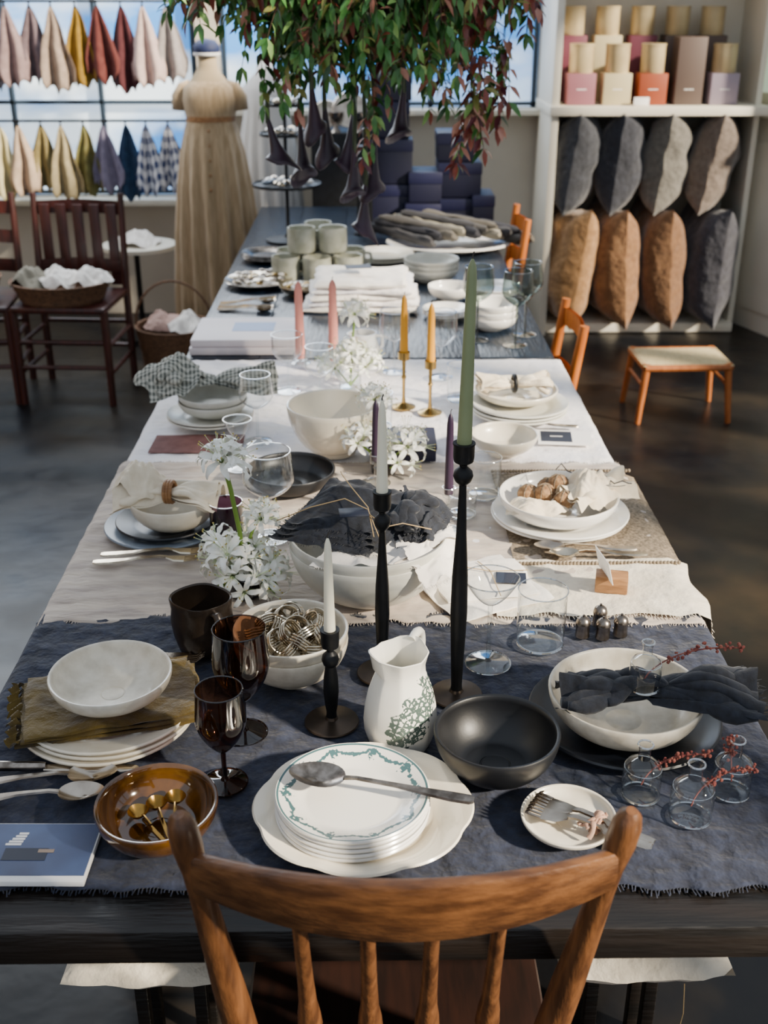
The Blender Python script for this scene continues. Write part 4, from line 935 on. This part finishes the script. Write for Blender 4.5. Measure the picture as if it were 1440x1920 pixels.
mb=MB(); mb.lathe([(.2,.2),(.2,.6),(.17,1.0),(.13,1.2),(.14,1.3),(.05,1.38),(.045,1.45),(0,1.46)],M('dress_white','#d3d0cc',.85,bump=.3,bs=60),90,sx=.9,sy=.8,rf=pl); mb.lathe([(0,0),(.15,0),(.15,.02),(.02,.03),(.02,.25)],ironm,20); mb.obj('dress_on_form',(-.55,6.38,0),ang=180)
def ladder_chair(name,x,y,rz,mat,seatm,slats=3,W=.42,top=.88,panel=False):
    mb=MB()
    for s_ in (-1,1):
        mb.tube([(s_*W/2,.2,0),(s_*W/2,.2,.44),(s_*W/2,.25,top)],[.018,.019,.015],mat,10); mb.tube([(s_*W/2,-.19,0),(s_*W/2,-.19,.45)],[.017,.02],mat,10)
        for z in (.15,.28): mb.tube([(s_*W/2,-.19,z),(s_*W/2,.2,z)],.011,mat,8)
    for z in (.18,.30):
        for yy in (-.19,.2): mb.tube([(-W/2,yy,z),(W/2,yy,z)],.011,mat,8)
    for i in range(slats):
        z=.56+i*(top-.6)/max(1,slats-1)*.9; yy=.2+.05*(z-.44)/(top-.44)
        mb.grid(lambda u,v:((u-.5)*W,yy+.02*sin(pi*u),z+(v-.5)*.06+.008*sin(pi*u)),14,2,mat); mb.grid(lambda u,v:((u-.5)*W,yy+.012+.02*sin(pi*u),z+(v-.5)*.06+.008*sin(pi*u)),14,2,mat)
    if panel:
        for i in range(5): mb.box(-W/2+.05+i*(W-.10)/4,.235,.66,.05,.012,.38,mat)
    mb.box(0,0,.45,W+.02,.42,.03,seatm,bev=.01)
    return mb.obj(name,(x,y,0),rz)
ladder_chair('wooden_chair',-1.40,5.2,rad(-4),redwood,redwood,2,.42,.90,True); ladder_chair('wooden_chair',-1.88,5.2,rad(6),redwood,redwood,3,.42,.9)
def basket(name,x,y,z,R,h,sx=1,han=False,cl=(napwhite,),sd=0,ch=.3):
    mb=MB(); P=[(0,0),(R*.8,0)]
    for i in range(9): P.append((R*(.8+.2*i/8)+(.004 if i%2 else 0),h*i/8+.004))
    P+=[(R*1.03,h+.005),(R*.95,h+.004),(R*.85,.012),(0,.012)]
    mb.lathe(P,wicker,36,sx=sx)
    if han: mb.tube([(R*cos(t*pi/14)*sx,0,h+.22*sin(t*pi/14)) for t in range(15)],.006,wicker,8)
    for i,c in enumerate(cl): mb.crumple(R*.55,.07,c,T_((i-(len(cl)-1)/2)*R*.6*sx,0,h-.01),sd+i,3)
    return mb.obj(name,(x,y,z))
basket('wicker_basket',-1.42,5.14,.466,.19,.09,1.2,False,(lg[2],napwhite,napwhite),3)
basket('wicker_basket',-1.88,5.14,.466,.18,.10,1.0,False,(napwhite,lg[1]),6)
pinkc=M('cloth_blush','#b59488',.9)
basket('handled_basket',-.97,5.45,0,.19,.26,1.0,True,(pinkc,napwhite),9)
mb=MB(); mb.tube([(-.02,0,.02),(-.02,0,.5)],.015,ironm,8); mb.lathe([(0,0),(.15,0),(.15,.02),(0,.03)],ironm,20); mb.lathe([(0,.5),(.2,.5),(.2,.52),(0,.52)],cabm,30); mb.crumple(.12,.06,napwhite,T_(0,0,.53),3,4); mb.obj('side_table_with_linens',(-1.25,6.15,0))
ladder_chair('wooden_dining_chair',.435,3.66,rad(-90),orangew,rush,2,.36,.79)
ladder_chair('wooden_dining_chair',.41,4.92,rad(-90),orangew,rush,3,.38,.90)
mb=MB(); hx,hy=.19,.14
for sx_ in (-1,1):
    for sy_ in (-1,1): mb.tube([(sx_*(hx-.01),sy_*(hy-.01),.27),(sx_*(hx+.015),sy_*(hy+.01),0)],[.018,.013],stoolw,10)
    mb.tube([(sx_*hx,-hy,.255),(sx_*hx,hy,.255)],.015,stoolw,8)
    mb.tube([(-hx,sx_*hy,.255),(hx,sx_*hy,.255)],.015,stoolw,8)
for sx_ in (-1,1): mb.tube([(sx_*hx,-hy,.17),(sx_*hx,hy,.17)],.008,stoolw,8)
def fn(u,v):
    a=(u-.5)*2;b=(v-.5)*2; return (a*.20,b*.15,.268+.012*(1-abs(b)**3)*(1-abs(a)**4)-.012*(1-a*a)*.6+.0015*sin(b*70))
mb.grid(fn,20,60,rush); mb.obj('rush_seat_stool',(1.40,4.87,0),rad(1))

# ============================================================ LIGHT / CAMERA
sc_=bpy.context.scene
wd=bpy.data.worlds.new('World'); sc_.world=wd; wd.use_nodes=True; bg=wd.node_tree.nodes['Background']; bg.inputs[0].default_value=(.78,.87,1,1); bg.inputs[1].default_value=.8
def light(name,type_,loc,rot,energy,col,**k):
    ld=bpy.data.lights.new(name,type_); ld.energy=energy; ld.color=col
    for a,b in k.items(): setattr(ld,a,b)
    o=bpy.data.objects.new(name,ld); sc_.collection.objects.link(o); o.location=loc; o.rotation_euler=rot; return o
sun=light('sun','SUN',(4,0,4),(0,0,0),14,(1,.88,.70),angle=rad(3))
sun.rotation_euler=Vector((-1,.6,-.62)).to_track_quat('-Z','Y').to_euler()
a1=light('window_light_back','AREA',(-1.2,6.2,2.6),(0,0,0),140,(.86,.93,1),shape='RECTANGLE',size=3.6,size_y=1.4)
a1.rotation_euler=Vector((.25,-1,-.45)).to_track_quat('-Z','Y').to_euler()
cam=bpy.data.cameras.new('camera'); co=bpy.data.objects.new('camera',cam); sc_.collection.objects.link(co); sc_.camera=co
co.location=(0,0,1.75); co.rotation_euler=(pi/2-rad(24.8),0,rad(-.743))
cam.sensor_fit='VERTICAL'; cam.sensor_height=24; cam.sensor_width=18; cam.lens=26.25; cam.clip_start=.02
cam.dof.use_dof=True; cam.dof.focus_distance=1.7; cam.dof.aperture_fstop=3.6
